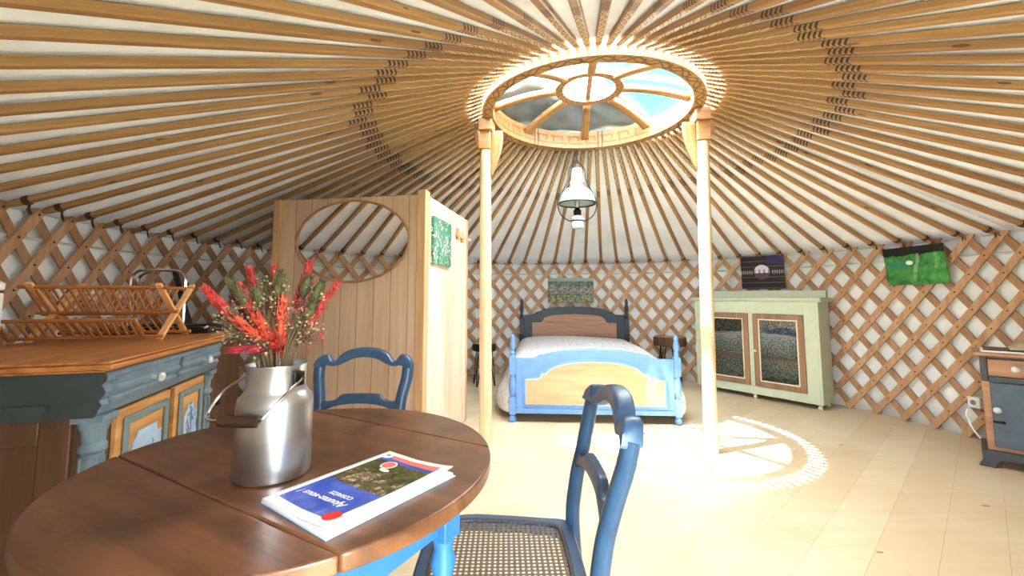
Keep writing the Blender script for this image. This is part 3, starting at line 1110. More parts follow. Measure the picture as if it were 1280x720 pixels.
# quilt
mb = MB()
def quilt(u, v):
    y = 0.045 + (BL - 0.10) * v
    s = (u - 0.5) * 2                   # -1..1 across
    L2 = 1.10
    d = abs(s) * L2
    W, rr = 0.60, 0.16
    top = 0.462 + 0.055 * (1 - min(1, d / 0.8) ** 2) + 0.012 * sin(5 * y + 3 * s) * (1 - abs(s) * 0.5) + 0.02 * v
    if d < W: x, z = d, top
    elif d < W + rr * pi / 2:
        a = (d - W) / rr
        x, z = W + rr * sin(a), top - rr * (1 - cos(a))
    else:
        rr_ = rr
        q = d - W - rr * pi / 2
        x, z = W + rr + 0.085 * sin(min(1, q / 0.26) * pi * 0.75) + 0.016 * sin(9 * y + s * 2), top - rr - q
    z = max(z, 0.06)
    if d > W:     # the hanging side tucks in round the foot end
        e_ = min(1.0, v / 0.16)
        x = W + 0.07 + (x - W - 0.07) * sqrt(1 - (1 - e_) ** 2)
    return (x * (1 if s > 0 else -1), y, z)
mb.grid(quilt, 60, 40)
q = mb.build('quilt', 'quilt', solid=0.02)
q.location = (BX, BY, 0); q.rotation_euler = (0, 0, atan2(-0.063, 0.998))
tag(q, 'white printed quilt spread over the blue bed and hanging down its sides', 'quilt')

# ------------------------------------------------------------------ stools beside the bed
st = tag(empty('stool', (-0.335, 5.22, 0), R(15)), 'dark round stool with wire legs left of the bed', 'stool', 'bedside stools')
mb = MB(); mb.lathe([(0.13, 0.405), (0.145, 0.42), (0.145, 0.475), (0.135, 0.492)], 28); mb.build('seat', 'cushion', st)
mb = MB(); mb.lathe([(0.13, 0.493), (0.13, 0.500)], 28); mb.build('seat_top', 'log', st, 0.002)
for k in range(4):
    a = pi / 4 + k * pi / 2
    d = Vector((cos(a), sin(a), 0)); w = Vector((-sin(a), cos(a), 0)) * 0.035
    mb = MB()
    mb.tube([d * 0.09 + w + Vector((0, 0, 0.41)), d * 0.145 + w * 0.3 + Vector((0, 0, 0.05)), d * 0.15 + Vector((0, 0, 0.008)), d * 0.145 - w * 0.3 + Vector((0, 0, 0.05)), d * 0.09 - w + Vector((0, 0, 0.41))], 0.006, 6)
    mb.ball(d * 0.15 + Vector((0, 0, 0.010)), 0.010, seg=8)
    mb.build('leg', 'iron', st)
st = tag(empty('stool', (1.945, 5.33, 0), R(-32)), 'log slab stool with dark wire legs right of the bed', 'stool', 'bedside stools')
mb = MB()
out = spline2([(-0.185, 0.03), (-0.17, -0.06), (-0.10, -0.125), (0.0, -0.14), (0.10, -0.13), (0.175, -0.07), (0.19, 0.0), (0.18, 0.08), (0.0, 0.10), (-0.17, 0.09), (-0.185, 0.03)], 4)[:-1]
mb.prism(out, 0.455, 0.560, 'xy'); mb.build('seat', 'bark', st, 0.008)
mb = MB(); mb.prism([(x * 0.94, y * 0.93) for x, y in out], 0.5605, 0.566, 'xy'); mb.build('seat_top', 'log', st, 0.002)
for a in (0.7, 2.4, 3.9, 5.5):
    d = Vector((cos(a), sin(a) * 0.7, 0)); w = Vector((-sin(a), cos(a), 0)) * 0.035
    mb = MB()
    mb.tube([d * 0.10 + w + Vector((0, 0, 0.456)), d * 0.155 + w * 0.3 + Vector((0, 0, 0.05)), d * 0.16 + Vector((0, 0, 0.008)), d * 0.155 - w * 0.3 + Vector((0, 0, 0.05)), d * 0.10 - w + Vector((0, 0, 0.456))], 0.006, 6)
    mb.build('leg', 'iron', st)

# ------------------------------------------------------------------ sage green glazed cabinet
W = 1.237
cab = tag(empty('glazed_cabinet', (2.897, 4.042, 0), atan2(0.8, -0.6)), 'sage green cabinet with two glazed doors against the lattice', 'cabinet')
D = 0.285
Z0, Z1 = 0.05, 1.01
mb = MB()
mb.span(0.0, 0.022, -D, 0, Z0, Z1); mb.span(W - 0.022, W, -D, 0, Z0, Z1)
mb.span(0.022, W - 0.022, -D, -0.01, Z0, Z0 + 0.03); mb.span(0.022, W - 0.022, -D, -0.01, Z1 - 0.02, Z1)
mb.span(0.022, 0.125, -0.02, 0.0, Z0, Z1); mb.span(W - 0.125, W - 0.022, -0.02, 0.0, Z0, Z1)
mb.span(0.125, W - 0.125, -0.02, 0.0, Z0, 0.135); mb.span(0.125, W - 0.125, -0.02, 0.0, 0.885, Z1)
mb.span(W / 2 - 0.022, W / 2 + 0.022, -0.02, 0.0, 0.135, 0.885)
mb.build('carcass', 'sage', cab, 0.002)
mb = MB(); mb.span(0.02, W - 0.02, -D + 0.002, -D + 0.012, Z0 + 0.03, Z1 - 0.02); mb.build('back_panel', 'speckle', cab)['label'] = 'speckled paper lined back'
mb = MB()
mb.prism([(-D - 0.0, Z1), (0.008, Z1), (0.02, Z1 + 0.012), (0.03, Z1 + 0.03), (0.03, Z1 + 0.04), (-D, Z1 + 0.04)], -0.03, W + 0.03, 'yz')
mb.build('cornice', 'sage', cab, 0.003)
mb = MB(); mb.span(0.0, W, -D, -D + 0.05, Z1 + 0.04, Z1 + 0.115); mb.build('upstand', 'sage', cab, 0.003)
for zz in (0.40, 0.64):
    mb = MB(); mb.span(0.024, W - 0.024, -D + 0.015, -0.05, zz, zz + 0.016); mb.build('shelf', 'cab_door', cab, 0.002)
for k, (x0, x1) in enumerate(((0.127, W / 2 - 0.024), (W / 2 + 0.024, W - 0.127))):
    z0, z1 = 0.138, 0.882
    f_ = 0.052
    mb = MB()
    mb.span(x0, x0 + f_, -0.012, 0.012, z0, z1); mb.span(x1 - f_, x1, -0.012, 0.012, z0, z1)
    mb.span(x0 + f_, x1 - f_, -0.012, 0.012, z0, z0 + f_); mb.span(x0 + f_, x1 - f_, -0.012, 0.012, z1 - f_, z1)
    d = mb.build('door', 'cab_door', cab, 0.003)
    mb = MB()
    g = 0.012
    a0, a1, b0, b1 = x0 + f_, x1 - f_, z0 + f_, z1 - f_
    mb.span(a0, a0 + g, -0.006, 0.008, b0, b1); mb.span(a1 - g, a1, -0.006, 0.008, b0, b1)
    mb.span(a0 + g, a1 - g, -0.006, 0.008, b0, b0 + g); mb.span(a0 + g, a1 - g, -0.006, 0.008, b1 - g, b1)
    mb.build('glazing_bead', 'cream', d, 0.002)
    mb = MB(); mb.span(a0 + g, a1 - g, -0.002, 0.002, b0 + g, b1 - g); mb.build('pane', 'cab_glass', d)
    if k == 0:
        mb = MB(); mb.tube([(x1 - 0.022, 0.012, 0.50), (x1 - 0.022, 0.022, 0.50)], 0.008, 10); mb.ball((x1 - 0.022, 0.034, 0.50), 0.017)
        mb.build('knob', 'porcelain', d)
for x_, y_ in ((0.04, -0.04), (W - 0.04, -0.04), (0.04, -D + 0.04), (W - 0.04, -D + 0.04), (W / 2, -0.04)):
    mb = MB(); mb.lathe([(0.012, 0), (0.022, 0.012), (0.016, 0.03), (0.022, 0.05)], 12, (x_, y_, 0)); mb.build('foot', 'cream', cab)

# ------------------------------------------------------------------ charcoal nightstand
NX, NY, NR = 2.97, 2.80, R(-46.5)
ns = tag(empty('nightstand', (NX, NY, 0), NR), 'charcoal nightstand with a wood drawer front at the right edge', 'nightstand')
mb = MB()
mb.span(0.045, 0.41, 0.03, 0.31, 0.09, 0.685)
mb.build('carcass', 'stand_wood', ns, 0.003)
mb = MB()
mb.prism([(0.0, 0.0), (0.075, 0.0), (0.085, 0.03), (0.105, 0.05), (0.33, 0.05), (0.35, 0.03), (0.37, 0.0), (0.44, 0.0), (0.425, 0.04), (0.42, 0.105), (0.03, 0.105), (0.025, 0.05)], 0.0, 0.03)
mb.prism([(0.0, 0.0), (0.075, 0.0), (0.085, 0.03), (0.24, 0.03), (0.25, 0.0), (0.315, 0.0), (0.31, 0.105), (0.01, 0.105)], 0.02, 0.045, 'yz')
mb.build('base', 'charcoal', ns, 0.004)
mb = MB()
mb.span(0.045, 0.075, 0.008, 0.03, 0.53, 0.69); mb.span(0.38, 0.41, 0.008, 0.03, 0.53, 0.69); mb.span(0.075, 0.38, 0.008, 0.03, 0.53, 0.565); mb.span(0.075, 0.38, 0.008, 0.03, 0.675, 0.69)
mb.build('frame', 'charcoal', ns, 0.003)
mb = MB(); mb.span(0.077, 0.378, 0.004, 0.03, 0.567, 0.673); d = mb.build('drawer', 'stand_wood', ns, 0.004)
mb = MB(); mb.ball((0.19, -0.018, 0.62), 0.022); mb.tube([(0.19, 0.006, 0.62), (0.19, -0.01, 0.62)], 0.01, 8); mb.build('knob', 'porcelain', d)
mb = MB(); mb.span(0.078, 0.40, 0.006, 0.03, 0.13, 0.525); d = mb.build('door', 'stand_blue', ns, 0.004)
mb = MB(); mb.ball((0.10, -0.016, 0.36), 0.02); mb.tube([(0.10, 0.008, 0.36), (0.10, -0.01, 0.36)], 0.01, 8); mb.build('knob', 'porcelain', d)
mb = MB(); mb.tube([(0.078, 0.0, 0.285), (0.12, -0.002, 0.285)], 0.006, 6); mb.ball((0.122, -0.003, 0.285), 0.009); mb.build('key', 'iron', d)
mb = MB(); mb.span(0.015, 0.44, -0.02, 0.32, 0.69, 0.712); mb.build('top', 'stand_wood', ns, 0.005)
def nsp(x, y, z):
    return (NX + x * cos(NR) - y * sin(NR), NY + x * sin(NR) + y * cos(NR), z)
tr = tag(empty('tray', nsp(0.24, 0.15, 0.7125), NR), 'white edged dark tray lying on the charcoal nightstand', 'tray')
mb = MB(); mb.span(-0.19, 0.19, -0.15, 0.15, 0.0, 0.012); mb.build('rim', 'white_plastic', tr, 0.004)
mb = MB(); mb.span(-0.175, 0.175, -0.135, 0.135, 0.0125, 0.016); mb.build('tray_inside', 'black', tr, 0.002)
mb = MB()
def rag(u, v):
    x, y = -0.06 + 0.22 * u, -0.10 + 0.22 * v
    return (x, y, 0.020 + 0.045 * sin(pi * u) * sin(pi * v) + 0.008 * sin(19 * u + 7 * v) * sin(pi * v) + 0.006 * sin(23 * v))
mb.grid(rag, 24, 18)
o = mb.build('folded_cloth', 'cloth', solid=0.004)
o.location = nsp(0.24, 0.15, 0.7125); o.rotation_euler = (0, 0, NR)
tag(o, 'crumpled beige cloth lying on the tray on the nightstand', 'cloth')

# ------------------------------------------------------------------ pendant lamp
lp = tag(empty('pendant_lamp', (0.598, 3.83, 1.68)), 'white enamel oil-lamp style pendant hanging from the crown ring', 'lamp')
mb = MB()
R0 = 0.168
sh = [(R0, 0.232), (R0 * 0.985, 0.25), (R0 * 0.90, 0.30), (R0 * 0.74, 0.345), (R0 * 0.56, 0.37), (0.062, 0.385), (0.058, 0.41), (0.07, 0.42), (0.062, 0.432), (0.054, 0.45), (0.046, 0.56)]
n = 36
def prof_at(v):
    f = v * (len(sh) - 1); i = min(int(f), len(sh) - 2); k = f - i
    return sh[i][0] + (sh[i + 1][0] - sh[i][0]) * k, sh[i][1] + (sh[i + 1][1] - sh[i][1]) * k
mb.grid(lambda u, v: (prof_at(v)[0] * cos(2 * pi * u), prof_at(v)[0] * sin(2 * pi * u), prof_at(v)[1]), n, 20)
mb.build('lamp_shade', 'white', lp, solid=0.003)
mb = MB(); mb.tube([(R0 * cos(k * pi / 18), R0 * sin(k * pi / 18), 0.232) for k in range(36)], 0.007, 8, closed=True)
mb.build('shade_rim', 'lamp_frame', lp)
mb = MB()
for s_ in (-1, 1):
    mb.tube(spline([(0, 0, 0.615), (s_ * 0.035, 0, 0.605), (s_ * 0.072, 0, 0.55), (s_ * 0.082, 0, 0.46), (s_ * 0.115, 0, 0.385), (s_ * 0.168, 0, 0.28), (s_ * 0.178, 0, 0.21), (s_ * 0.15, 0, 0.13), (s_ * 0.10, 0, 0.085), (s_ * 0.062, 0, 0.07)]), 0.0055, 6)
mb.tube([(0.062 * cos(k * pi / 12), 0.062 * sin(k * pi / 12), 0.07) for k in range(24)], 0.006, 6, closed=True)
mb.build('hanger_frame', 'lamp_frame', lp)
mb = MB(); mb.lathe([(0.03, 0.0), (0.054, 0.006), (0.062, 0.03), (0.060, 0.058), (0.056, 0.066), (0.062, 0.078), (0.058, 0.105), (0.035, 0.12)], 24); mb.build('font', 'white', lp)
mb = MB(); mb.lathe([(0.032, 0.121), (0.036, 0.14), (0.036, 0.165), (0.024, 0.18), (0.018, 0.195)], 16); mb.build('burner', 'iron', lp)
mb = MB(); mb.lathe([(0.014, 0.196), (0.018, 0.21), (0.026, 0.25), (0.024, 0.275), (0.012, 0.29)], 16); mb.build('bulb', 'glass_knob', lp)
mb = MB()
mb.tube(spline([(0, 0, 0.615), (0.006, 0, 0.64), (-0.003, 0, 0.67), (0.003, -0.01, 0.70), (0, -0.02, 0.738)]), 0.004, 6)
mb.tube([(0.012 * cos(k * pi / 6), 0, 0.627 + 0.012 * sin(k * pi / 6)) for k in range(12)], 0.003, 5, up=(0, 1, 0), closed=True)
mb.build('hanging_cord', 'cord', lp)

# ------------------------------------------------------------------ sideboard
SRZ = atan2(0.963, -0.271)
SX, SY = -1.224 + 0.03 * cos(SRZ) - 0.024 * sin(SRZ), 1.321 + 0.03 * sin(SRZ) + 0.024 * cos(SRZ)
sb = tag(empty('sideboard', (SX, SY, 0), SRZ), 'blue grey sideboard with an oak top and painted doors', 'sideboard')
LX, DY = 0.95, 0.69
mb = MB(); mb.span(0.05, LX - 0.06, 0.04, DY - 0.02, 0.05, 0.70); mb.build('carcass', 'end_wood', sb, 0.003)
mb = MB(); mb.span(0.02, LX - 0.03, 0.01, DY - 0.02, 0.0, 0.06); mb.build('plinth', 'side_blue', sb, 0.006)
# end panel: frame with a recessed board
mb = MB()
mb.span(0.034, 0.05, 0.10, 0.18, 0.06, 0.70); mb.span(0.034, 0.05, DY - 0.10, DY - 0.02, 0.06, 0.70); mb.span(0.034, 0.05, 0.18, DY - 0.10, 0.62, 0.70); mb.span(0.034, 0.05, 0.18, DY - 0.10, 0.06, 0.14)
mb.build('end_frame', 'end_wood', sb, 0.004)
# frieze with wavy front moulding
prof = [(0.10, 0.70), (0.030, 0.70), (0.022, 0.712), (0.020, 0.722), (0.012, 0.735), (0.020, 0.75), (0.008, 0.762), (0.004, 0.775), (0.010, 0.788), (0.016, 0.797), (0.004, 0.808), (0.002, 0.822), (0.008, 0.835), (0.10, 0.835)]
mb = MB(); mb.prism(prof, 0.006, LX - 0.02, 'yz'); fz = mb.build('frieze', 'side_blue', sb)
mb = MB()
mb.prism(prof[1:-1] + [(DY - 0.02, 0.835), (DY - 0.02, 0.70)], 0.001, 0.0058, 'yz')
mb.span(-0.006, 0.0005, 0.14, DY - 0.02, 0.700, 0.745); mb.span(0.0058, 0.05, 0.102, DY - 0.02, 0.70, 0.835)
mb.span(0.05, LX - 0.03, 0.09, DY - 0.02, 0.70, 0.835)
mb.build('end_frieze', 'side_shaded', sb)
mb = MB()
def rounded(x0, x1, y0, y1): return [(x0, y0), (x1, y0), (x1, y1), (x0, y1)]
mb.prism(rounded(-0.005, LX + 0.01, 0.005, DY), 0.836, 0.846, 'xy'); mb.prism(rounded(-0.028, LX + 0.03, -0.022, DY), 0.8465, 0.862, 'xy'); mb.prism(rounded(-0.02, LX + 0.022, -0.014, DY), 0.8625, 0.872, 'xy')
mb.build('top', 'counter', sb, 0.005, 3)
for k, (x0, x1) in enumerate(((0.05, 0.46), (0.49, 0.89))):
    pr = [(0.020, 0.728), (0.008, 0.731), (0.002, 0.745), (0.010, 0.755), (-0.004, 0.768), (-0.008, 0.778), (0.0, 0.79), (-0.004, 0.80), (-0.006, 0.814), (0.004, 0.820), (0.02, 0.822)]
    mb = MB(); mb.prism(pr, x0, x1, 'yz'); d = mb.build('drawer', 'side_blue', sb, 0.001)
    xm = (x0 + x1) / 2
    mb = MB()
    for dx in (-0.0,):
        mb.tube([(xm, 0.0, 0.776), (xm, -0.02, 0.776)], 0.009, 10); mb.ball((xm, -0.032, 0.776), 0.019, sc=(1, 0.8, 1), seg=8)
    mb.build('knob', 'glass_knob', d)
# corner columns
for xx in (0.060, LX - 0.075):
    mb = MB()
    c = (xx, 0.055, 0)
    mb.span(xx - 0.04, xx + 0.04, 0.015, 0.095, 0.06, 0.13)
    mb.lathe([(0.03, 0.13), (0.036, 0.14), (0.028, 0.16), (0.031, 0.18), (0.031, 0.28), (0.036, 0.29), (0.031, 0.30), (0.028, 0.58), (0.036, 0.59), (0.036, 0.605), (0.029, 0.615), (0.032, 0.65), (0.040, 0.665), (0.040, 0.68)], 20, c)
    for q in range(10):
        a = 2 * pi * q / 10
        mb.tube([(xx + 0.031 * cos(a), 0.055 + 0.031 * sin(a), 0.31), (xx + 0.0285 * cos(a), 0.055 + 0.0285 * sin(a), 0.57)], 0.004, 5)
    mb.span(xx - 0.041, xx + 0.041, 0.014, 0.096, 0.68, 0.70)
    mb.build('column', 'side_blue', sb)
def fancy(x0, x1, z0, z1, g=0.035):
    return [(x0 + g, z0), (x1 - g, z0), (x1 - g * 0.9, z0 + g * 0.5), (x1 - g * 0.2, z0 + g * 0.8), (x1, z0 + g), (x1, z1 - g), (x1 - g * 0.7, z1 - g), (x1 - g, z1 - g * 0.7), (x1 - g, z1), (x0 + g, z1), (x0 + g * 0.9, z1 - g * 0.5), (x0 + g * 0.3, z1 - g * 0.9), (x0, z1 - g * 1.6), (x0, z0 + g)]
for x0, x1 in ((0.115, 0.465), (0.505, 0.785)):
    mb = MB(); mb.span(x0, x1, 0.022, 0.04, 0.08, 0.69); d = mb.build('door', 'oak_door', sb, 0.003)
    mb = MB()
    g = 0.026
    e_ = 0.028
    a0, a1, b0, b1 = x0 + e_, x1 - e_, 0.08 + e_, 0.69 - e_
    for (p, q_, r_, s_) in ((a0, a0 + g, b0, b1), (a1 - g, a1, b0, b1), (a0 + g, a1 - g, b0, b0 + g), (a0 + g, a1 - g, b1 - g, b1)): mb.span(p, q_, 0.010, 0.022, r_, s_)
    mb.build('moulding', 'side_sage', d, 0.005, 2)
    mb = MB(); mb.prism(fancy(a0 + 0.055, a1 - 0.045, b0 + 0.06, b1 - 0.07), 0.014, 0.022); mb.build('painted_panel', 'plant', d, 0.002)['label'] = 'pale blue panel painted with dark plants'


def sbp(x, y, z=0.872):
    return (SX + x * cos(SRZ) - y * sin(SRZ), SY + x * sin(SRZ) + y * cos(SRZ), z)


# ------------------------------------------------------------------ bamboo dish rack
# local x runs along the rack, right end at 0, left at -0.49; y is depth
rk = tag(empty('dish_rack', (-1.600, 1.900, 0.872), SRZ - pi / 2), 'folding bamboo dish rack with two tiers on the sideboard', 'dish rack')
RL = 0.49
for xe in (0.0, -RL + 0.03):
    for (y0, y1) in ((0.0, 0.30), (0.30, 0.0)):
        mb = MB()
        dx = 0.030 if y1 > y0 else 0.014
        mb.bar((xe + dx, y0, 0.006), (xe + dx, y1, 0.255), 0.015, 0.028, (1, 0, 0))
        mb.build('leg', 'bamboo_lit', rk, 0.004)
def rail(y, z, x0=-RL, x1=0.045):
    mb = MB(); mb.tube([(x0, y, z), (x1, y, z)], 0.008, 8); mb.build('rail', 'bamboo', rk)
rail(0.02, 0.238); rail(0.275, 0.238); rail(0.128, 0.125); rail(0.162, 0.118)
rail(-0.075, 0.098, -RL - 0.02, -0.02); rail(0.0, 0.022); rail(0.272, 0.022)
def slats(a, b, n, x0=-RL + 0.025, x1=-0.02):
    for k in range(n):
        x = x0 + (x1 - x0) * k / (n - 1)
        mb = MB(); mb.bar((x, a[0], a[1]), (x, b[0], b[1]), 0.008, 0.008, (1, 0, 0)); mb.build('slat', 'bamboo', rk, 0.002)
slats((0.018, 0.238), (0.131, 0.120), 16)
slats((0.277, 0.238), (0.159, 0.115), 16)
slats((-0.073, 0.098), (0.004, 0.020), 15, -RL, -0.05)
slats((0.16, 0.10), (0.269, 0.024), 15)
mb = MB(); mb.bar((-0.028, -0.08, 0.104), (-0.028, 0.006, 0.012), 0.010, 0.016, (1, 0, 0)); mb.build('lower_arm', 'bamboo', rk, 0.003)
mb = MB(); mb.bar((-RL + 0.0, -0.08, 0.104), (-RL + 0.0, 0.006, 0.012), 0.010, 0.016, (1, 0, 0)); mb.build('lower_arm', 'bamboo', rk, 0.003)

# chrome arch behind the rack
ch = tag(empty('towel_stand', (-1.90, 2.29, 0.872), SRZ - pi / 2), 'chrome tube arch standing behind the bamboo dish rack', 'towel stand')
mb = MB()
mb.tube(spline([(-0.13, 0, 0.01), (-0.13, 0, 0.24), (-0.125, 0, 0.30), (-0.10, 0, 0.332), (-0.05, 0, 0.338), (0.05, 0, 0.338), (0.09, 0, 0.33), (0.115, 0, 0.30), (0.12, 0, 0.24), (0.12, 0, 0.01)], 5), 0.008, 8)
mb.build('arch', 'chrome', ch)
mb = MB(); mb.tube(spline([(-0.115, 0.03, 0.01), (-0.115, 0.03, 0.24), (-0.105, 0.025, 0.295), (-0.085, 0.015, 0.315), (-0.06, 0.004, 0.326)], 5), 0.007, 8); mb.build('brace', 'chrome', ch)
mb = MB(); mb.span(-0.15, 0.14, -0.05, 0.06, 0.0, 0.01); mb.build('base_plate', 'chrome', ch, 0.003)
# kitchen unit beyond the sideboard, with a black hob
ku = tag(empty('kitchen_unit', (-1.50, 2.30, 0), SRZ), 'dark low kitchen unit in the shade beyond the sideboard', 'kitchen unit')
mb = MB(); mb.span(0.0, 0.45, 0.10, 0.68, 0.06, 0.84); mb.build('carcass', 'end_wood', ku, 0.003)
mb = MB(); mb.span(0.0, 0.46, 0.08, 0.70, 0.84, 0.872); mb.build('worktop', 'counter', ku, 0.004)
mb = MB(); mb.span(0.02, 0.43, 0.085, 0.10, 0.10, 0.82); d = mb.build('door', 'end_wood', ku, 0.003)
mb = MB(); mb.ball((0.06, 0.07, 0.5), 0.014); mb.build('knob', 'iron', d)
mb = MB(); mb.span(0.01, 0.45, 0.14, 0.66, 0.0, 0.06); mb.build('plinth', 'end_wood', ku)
hob = tag(empty('hob', (-1.50, 2.30, 0.872), SRZ), 'flat black hob on the kitchen unit behind the dish rack', 'hob')
mb = MB(); mb.span(0.03, 0.33, 0.12, 0.62, 0.0, 0.035); mb.build('body', 'black', hob, 0.006)
for yy in (0.25, 0.49):
    mb = MB(); mb.lathe([(0.085, 0.0352), (0.09, 0.04), (0.08, 0.043)], 24, (0.18, yy, 0)); mb.build('hotplate', 'iron', hob)
# black rod leaning in the dark corner
mb = MB()
mb.tube([(-1.965, 2.62, 0.875), (-2.06, 2.66, 1.05), (-2.14, 2.69, 1.225)], 0.016, 8)
tag(mb.build('rod', 'black'), 'black rod leaning on the lattice in the dark corner beyond the dish rack', 'rod')
# white canister at the left edge
cn = tag(empty('canister', (-1.735, 1.375, 0.872)), 'white canister with a dark seam at the left edge of the sideboard', 'canister')
mb = MB(); mb.lathe([(0.055, 0), (0.06, 0.006), (0.06, 0.205), (0.058, 0.21)], 24); mb.build('body', 'white_plastic', cn)
mb = MB(); mb.lathe([(0.057, 0.2105), (0.0585, 0.214), (0.057, 0.2175)], 24); mb.build('seam', 'black', cn)
mb = MB(); mb.lathe([(0.058, 0.218), (0.062, 0.222), (0.062, 0.242), (0.05, 0.25), (0.012, 0.254)], 24); mb.build('lid', 'white_plastic', cn)

# ------------------------------------------------------------------ round table
TX, TY, TZ, TR = -0.437, 0.909, 0.74, 0.392
TA = atan2(-0.49, 0.87)
tb = tag(empty('dining_table', (TX, TY, 0), TA), 'round dark wood drop-leaf table with blue legs', 'table')
def slab(y0, y1, mi=0):
    pts = []
    n = 28
    a0, a1 = math.asin(max(-1, y0 / TR)), math.asin(min(1, y1 / TR))
    pts += [(TR * cos(a0 + (a1 - a0) * k / n), TR * sin(a0 + (a1 - a0) * k / n)) for k in range(n + 1)]
    pts += [(-TR * cos(a1 + (a0 - a1) * k / n), TR * sin(a1 + (a0 - a1) * k / n)) for k in range(n + 1)]
    out = []
    for p in pts:
        if not out or hypot(p[0] - out[-1][0], p[1] - out[-1][1]) > 1e-4: out.append(p)
    if hypot(out[0][0] - out[-1][0], out[0][1] - out[-1][1]) < 1e-4: out.pop()
    return out
for nm, y0, y1 in (('leaf', -TR, -0.1815), ('tabletop', -0.1795, 0.244), ('leaf', 0.246, TR)):
    mb = MB(); mb.prism(slab(y0, y1), TZ - 0.026, TZ, 'xy'); mb.build(nm, 'table', tb, 0.004, 3)
mb = MB()
for s_ in (-1, 1):
    mb.span(-0.27, 0.27, s_ * 0.13 - 0.01, s_ * 0.13 + 0.01, 0.61, TZ - 0.026); mb.span(s_ * 0.27 - 0.01, s_ * 0.27 + 0.01, -0.12, 0.12, 0.61, TZ - 0.026)
mb.build('apron', 'table_leg', tb, 0.003)
for sx in (-1, 1):
    for sy in (-1, 1):
        mb = MB()
        c = (sx * 0.275, sy * 0.125, 0)
        mb.span(c[0] - 0.024, c[0] + 0.024, c[1] - 0.024, c[1] + 0.024, 0.60, TZ - 0.0262)
        mb.lathe([(0.012, 0), (0.017, 0.01), (0.019, 0.05), (0.022, 0.06), (0.016, 0.08), (0.019, 0.2), (0.024, 0.5), (0.018, 0.53), (0.026, 0.555), (0.018, 0.58), (0.023, 0.60)], 20, c)
        mb.build('leg', 'table_leg', tb, 0.003)

# ------------------------------------------------------------------ milk can
MX, MY = -0.452, 0.832
can = tag(empty('milk_can', (MX, MY, TZ + 0.0005), R(-20)), 'aluminium milk can standing on the round table', 'milk can')
sh = [(0.060, 0.0), (0.0645, 0.003), (0.0655, 0.010), (0.0655, 0.132), (0.0635, 0.142), (0.055, 0.152), (0.0515, 0.158), (0.0515, 0.197), (0.0535, 0.201), (0.0535, 0.204)]
mb = MB()
inner = [(0.051, 0.204), (0.0495, 0.195), (0.0495, 0.158), (0.060, 0.13), (0.062, 0.015), (0.01, 0.006)]
mb.lathe(sh + inner, 48)
mb.build('body', 'alu', can)
for s_ in (-1, 1):
    mb = MB()
    mb.span(s_ * 0.0545 - 0.003, s_ * 0.0545 + 0.003, -0.012, 0.012, 0.165, 0.192)
    mb.tube([(s_ * 0.051, 0, 0.18), (s_ * 0.066, 0, 0.18)], 0.005, 8)
    mb.build('lug', 'iron', can, 0.002)
mb = MB()
rg = Matrix.Rotation(R(20), 3, 'Z')
def hp_(x, y, z):   # given in room axes, turned into the can's frame
    v = rg @ Vector((x, y, 0)); return (v.x, v.y, z)
gl, gr_ = hp_(-0.054, -0.080, 0.118), hp_(0.016, -0.080, 0.116)
mb.tube(spline([(0.064, 0, 0.18), hp_(0.050, -0.058, 0.158), hp_(0.024, -0.080, 0.124), gr_, gr_]) + spline([gl, gl, hp_(-0.080, -0.072, 0.124), hp_(-0.078, -0.030, 0.160), (-0.064, 0, 0.18)]), 0.0026, 6)
hd = mb.build('bail_handle', 'chrome', can)
mb = MB()
a, b = Vector(gl), Vector(gr_)
mb.tube([a, a.lerp(b, 0.03), a.lerp(b, 0.5), a.lerp(b, 0.97), b], [0.006, 0.0095, 0.0105, 0.0095, 0.006], 12)
mb.build('grip', 'grip', hd)

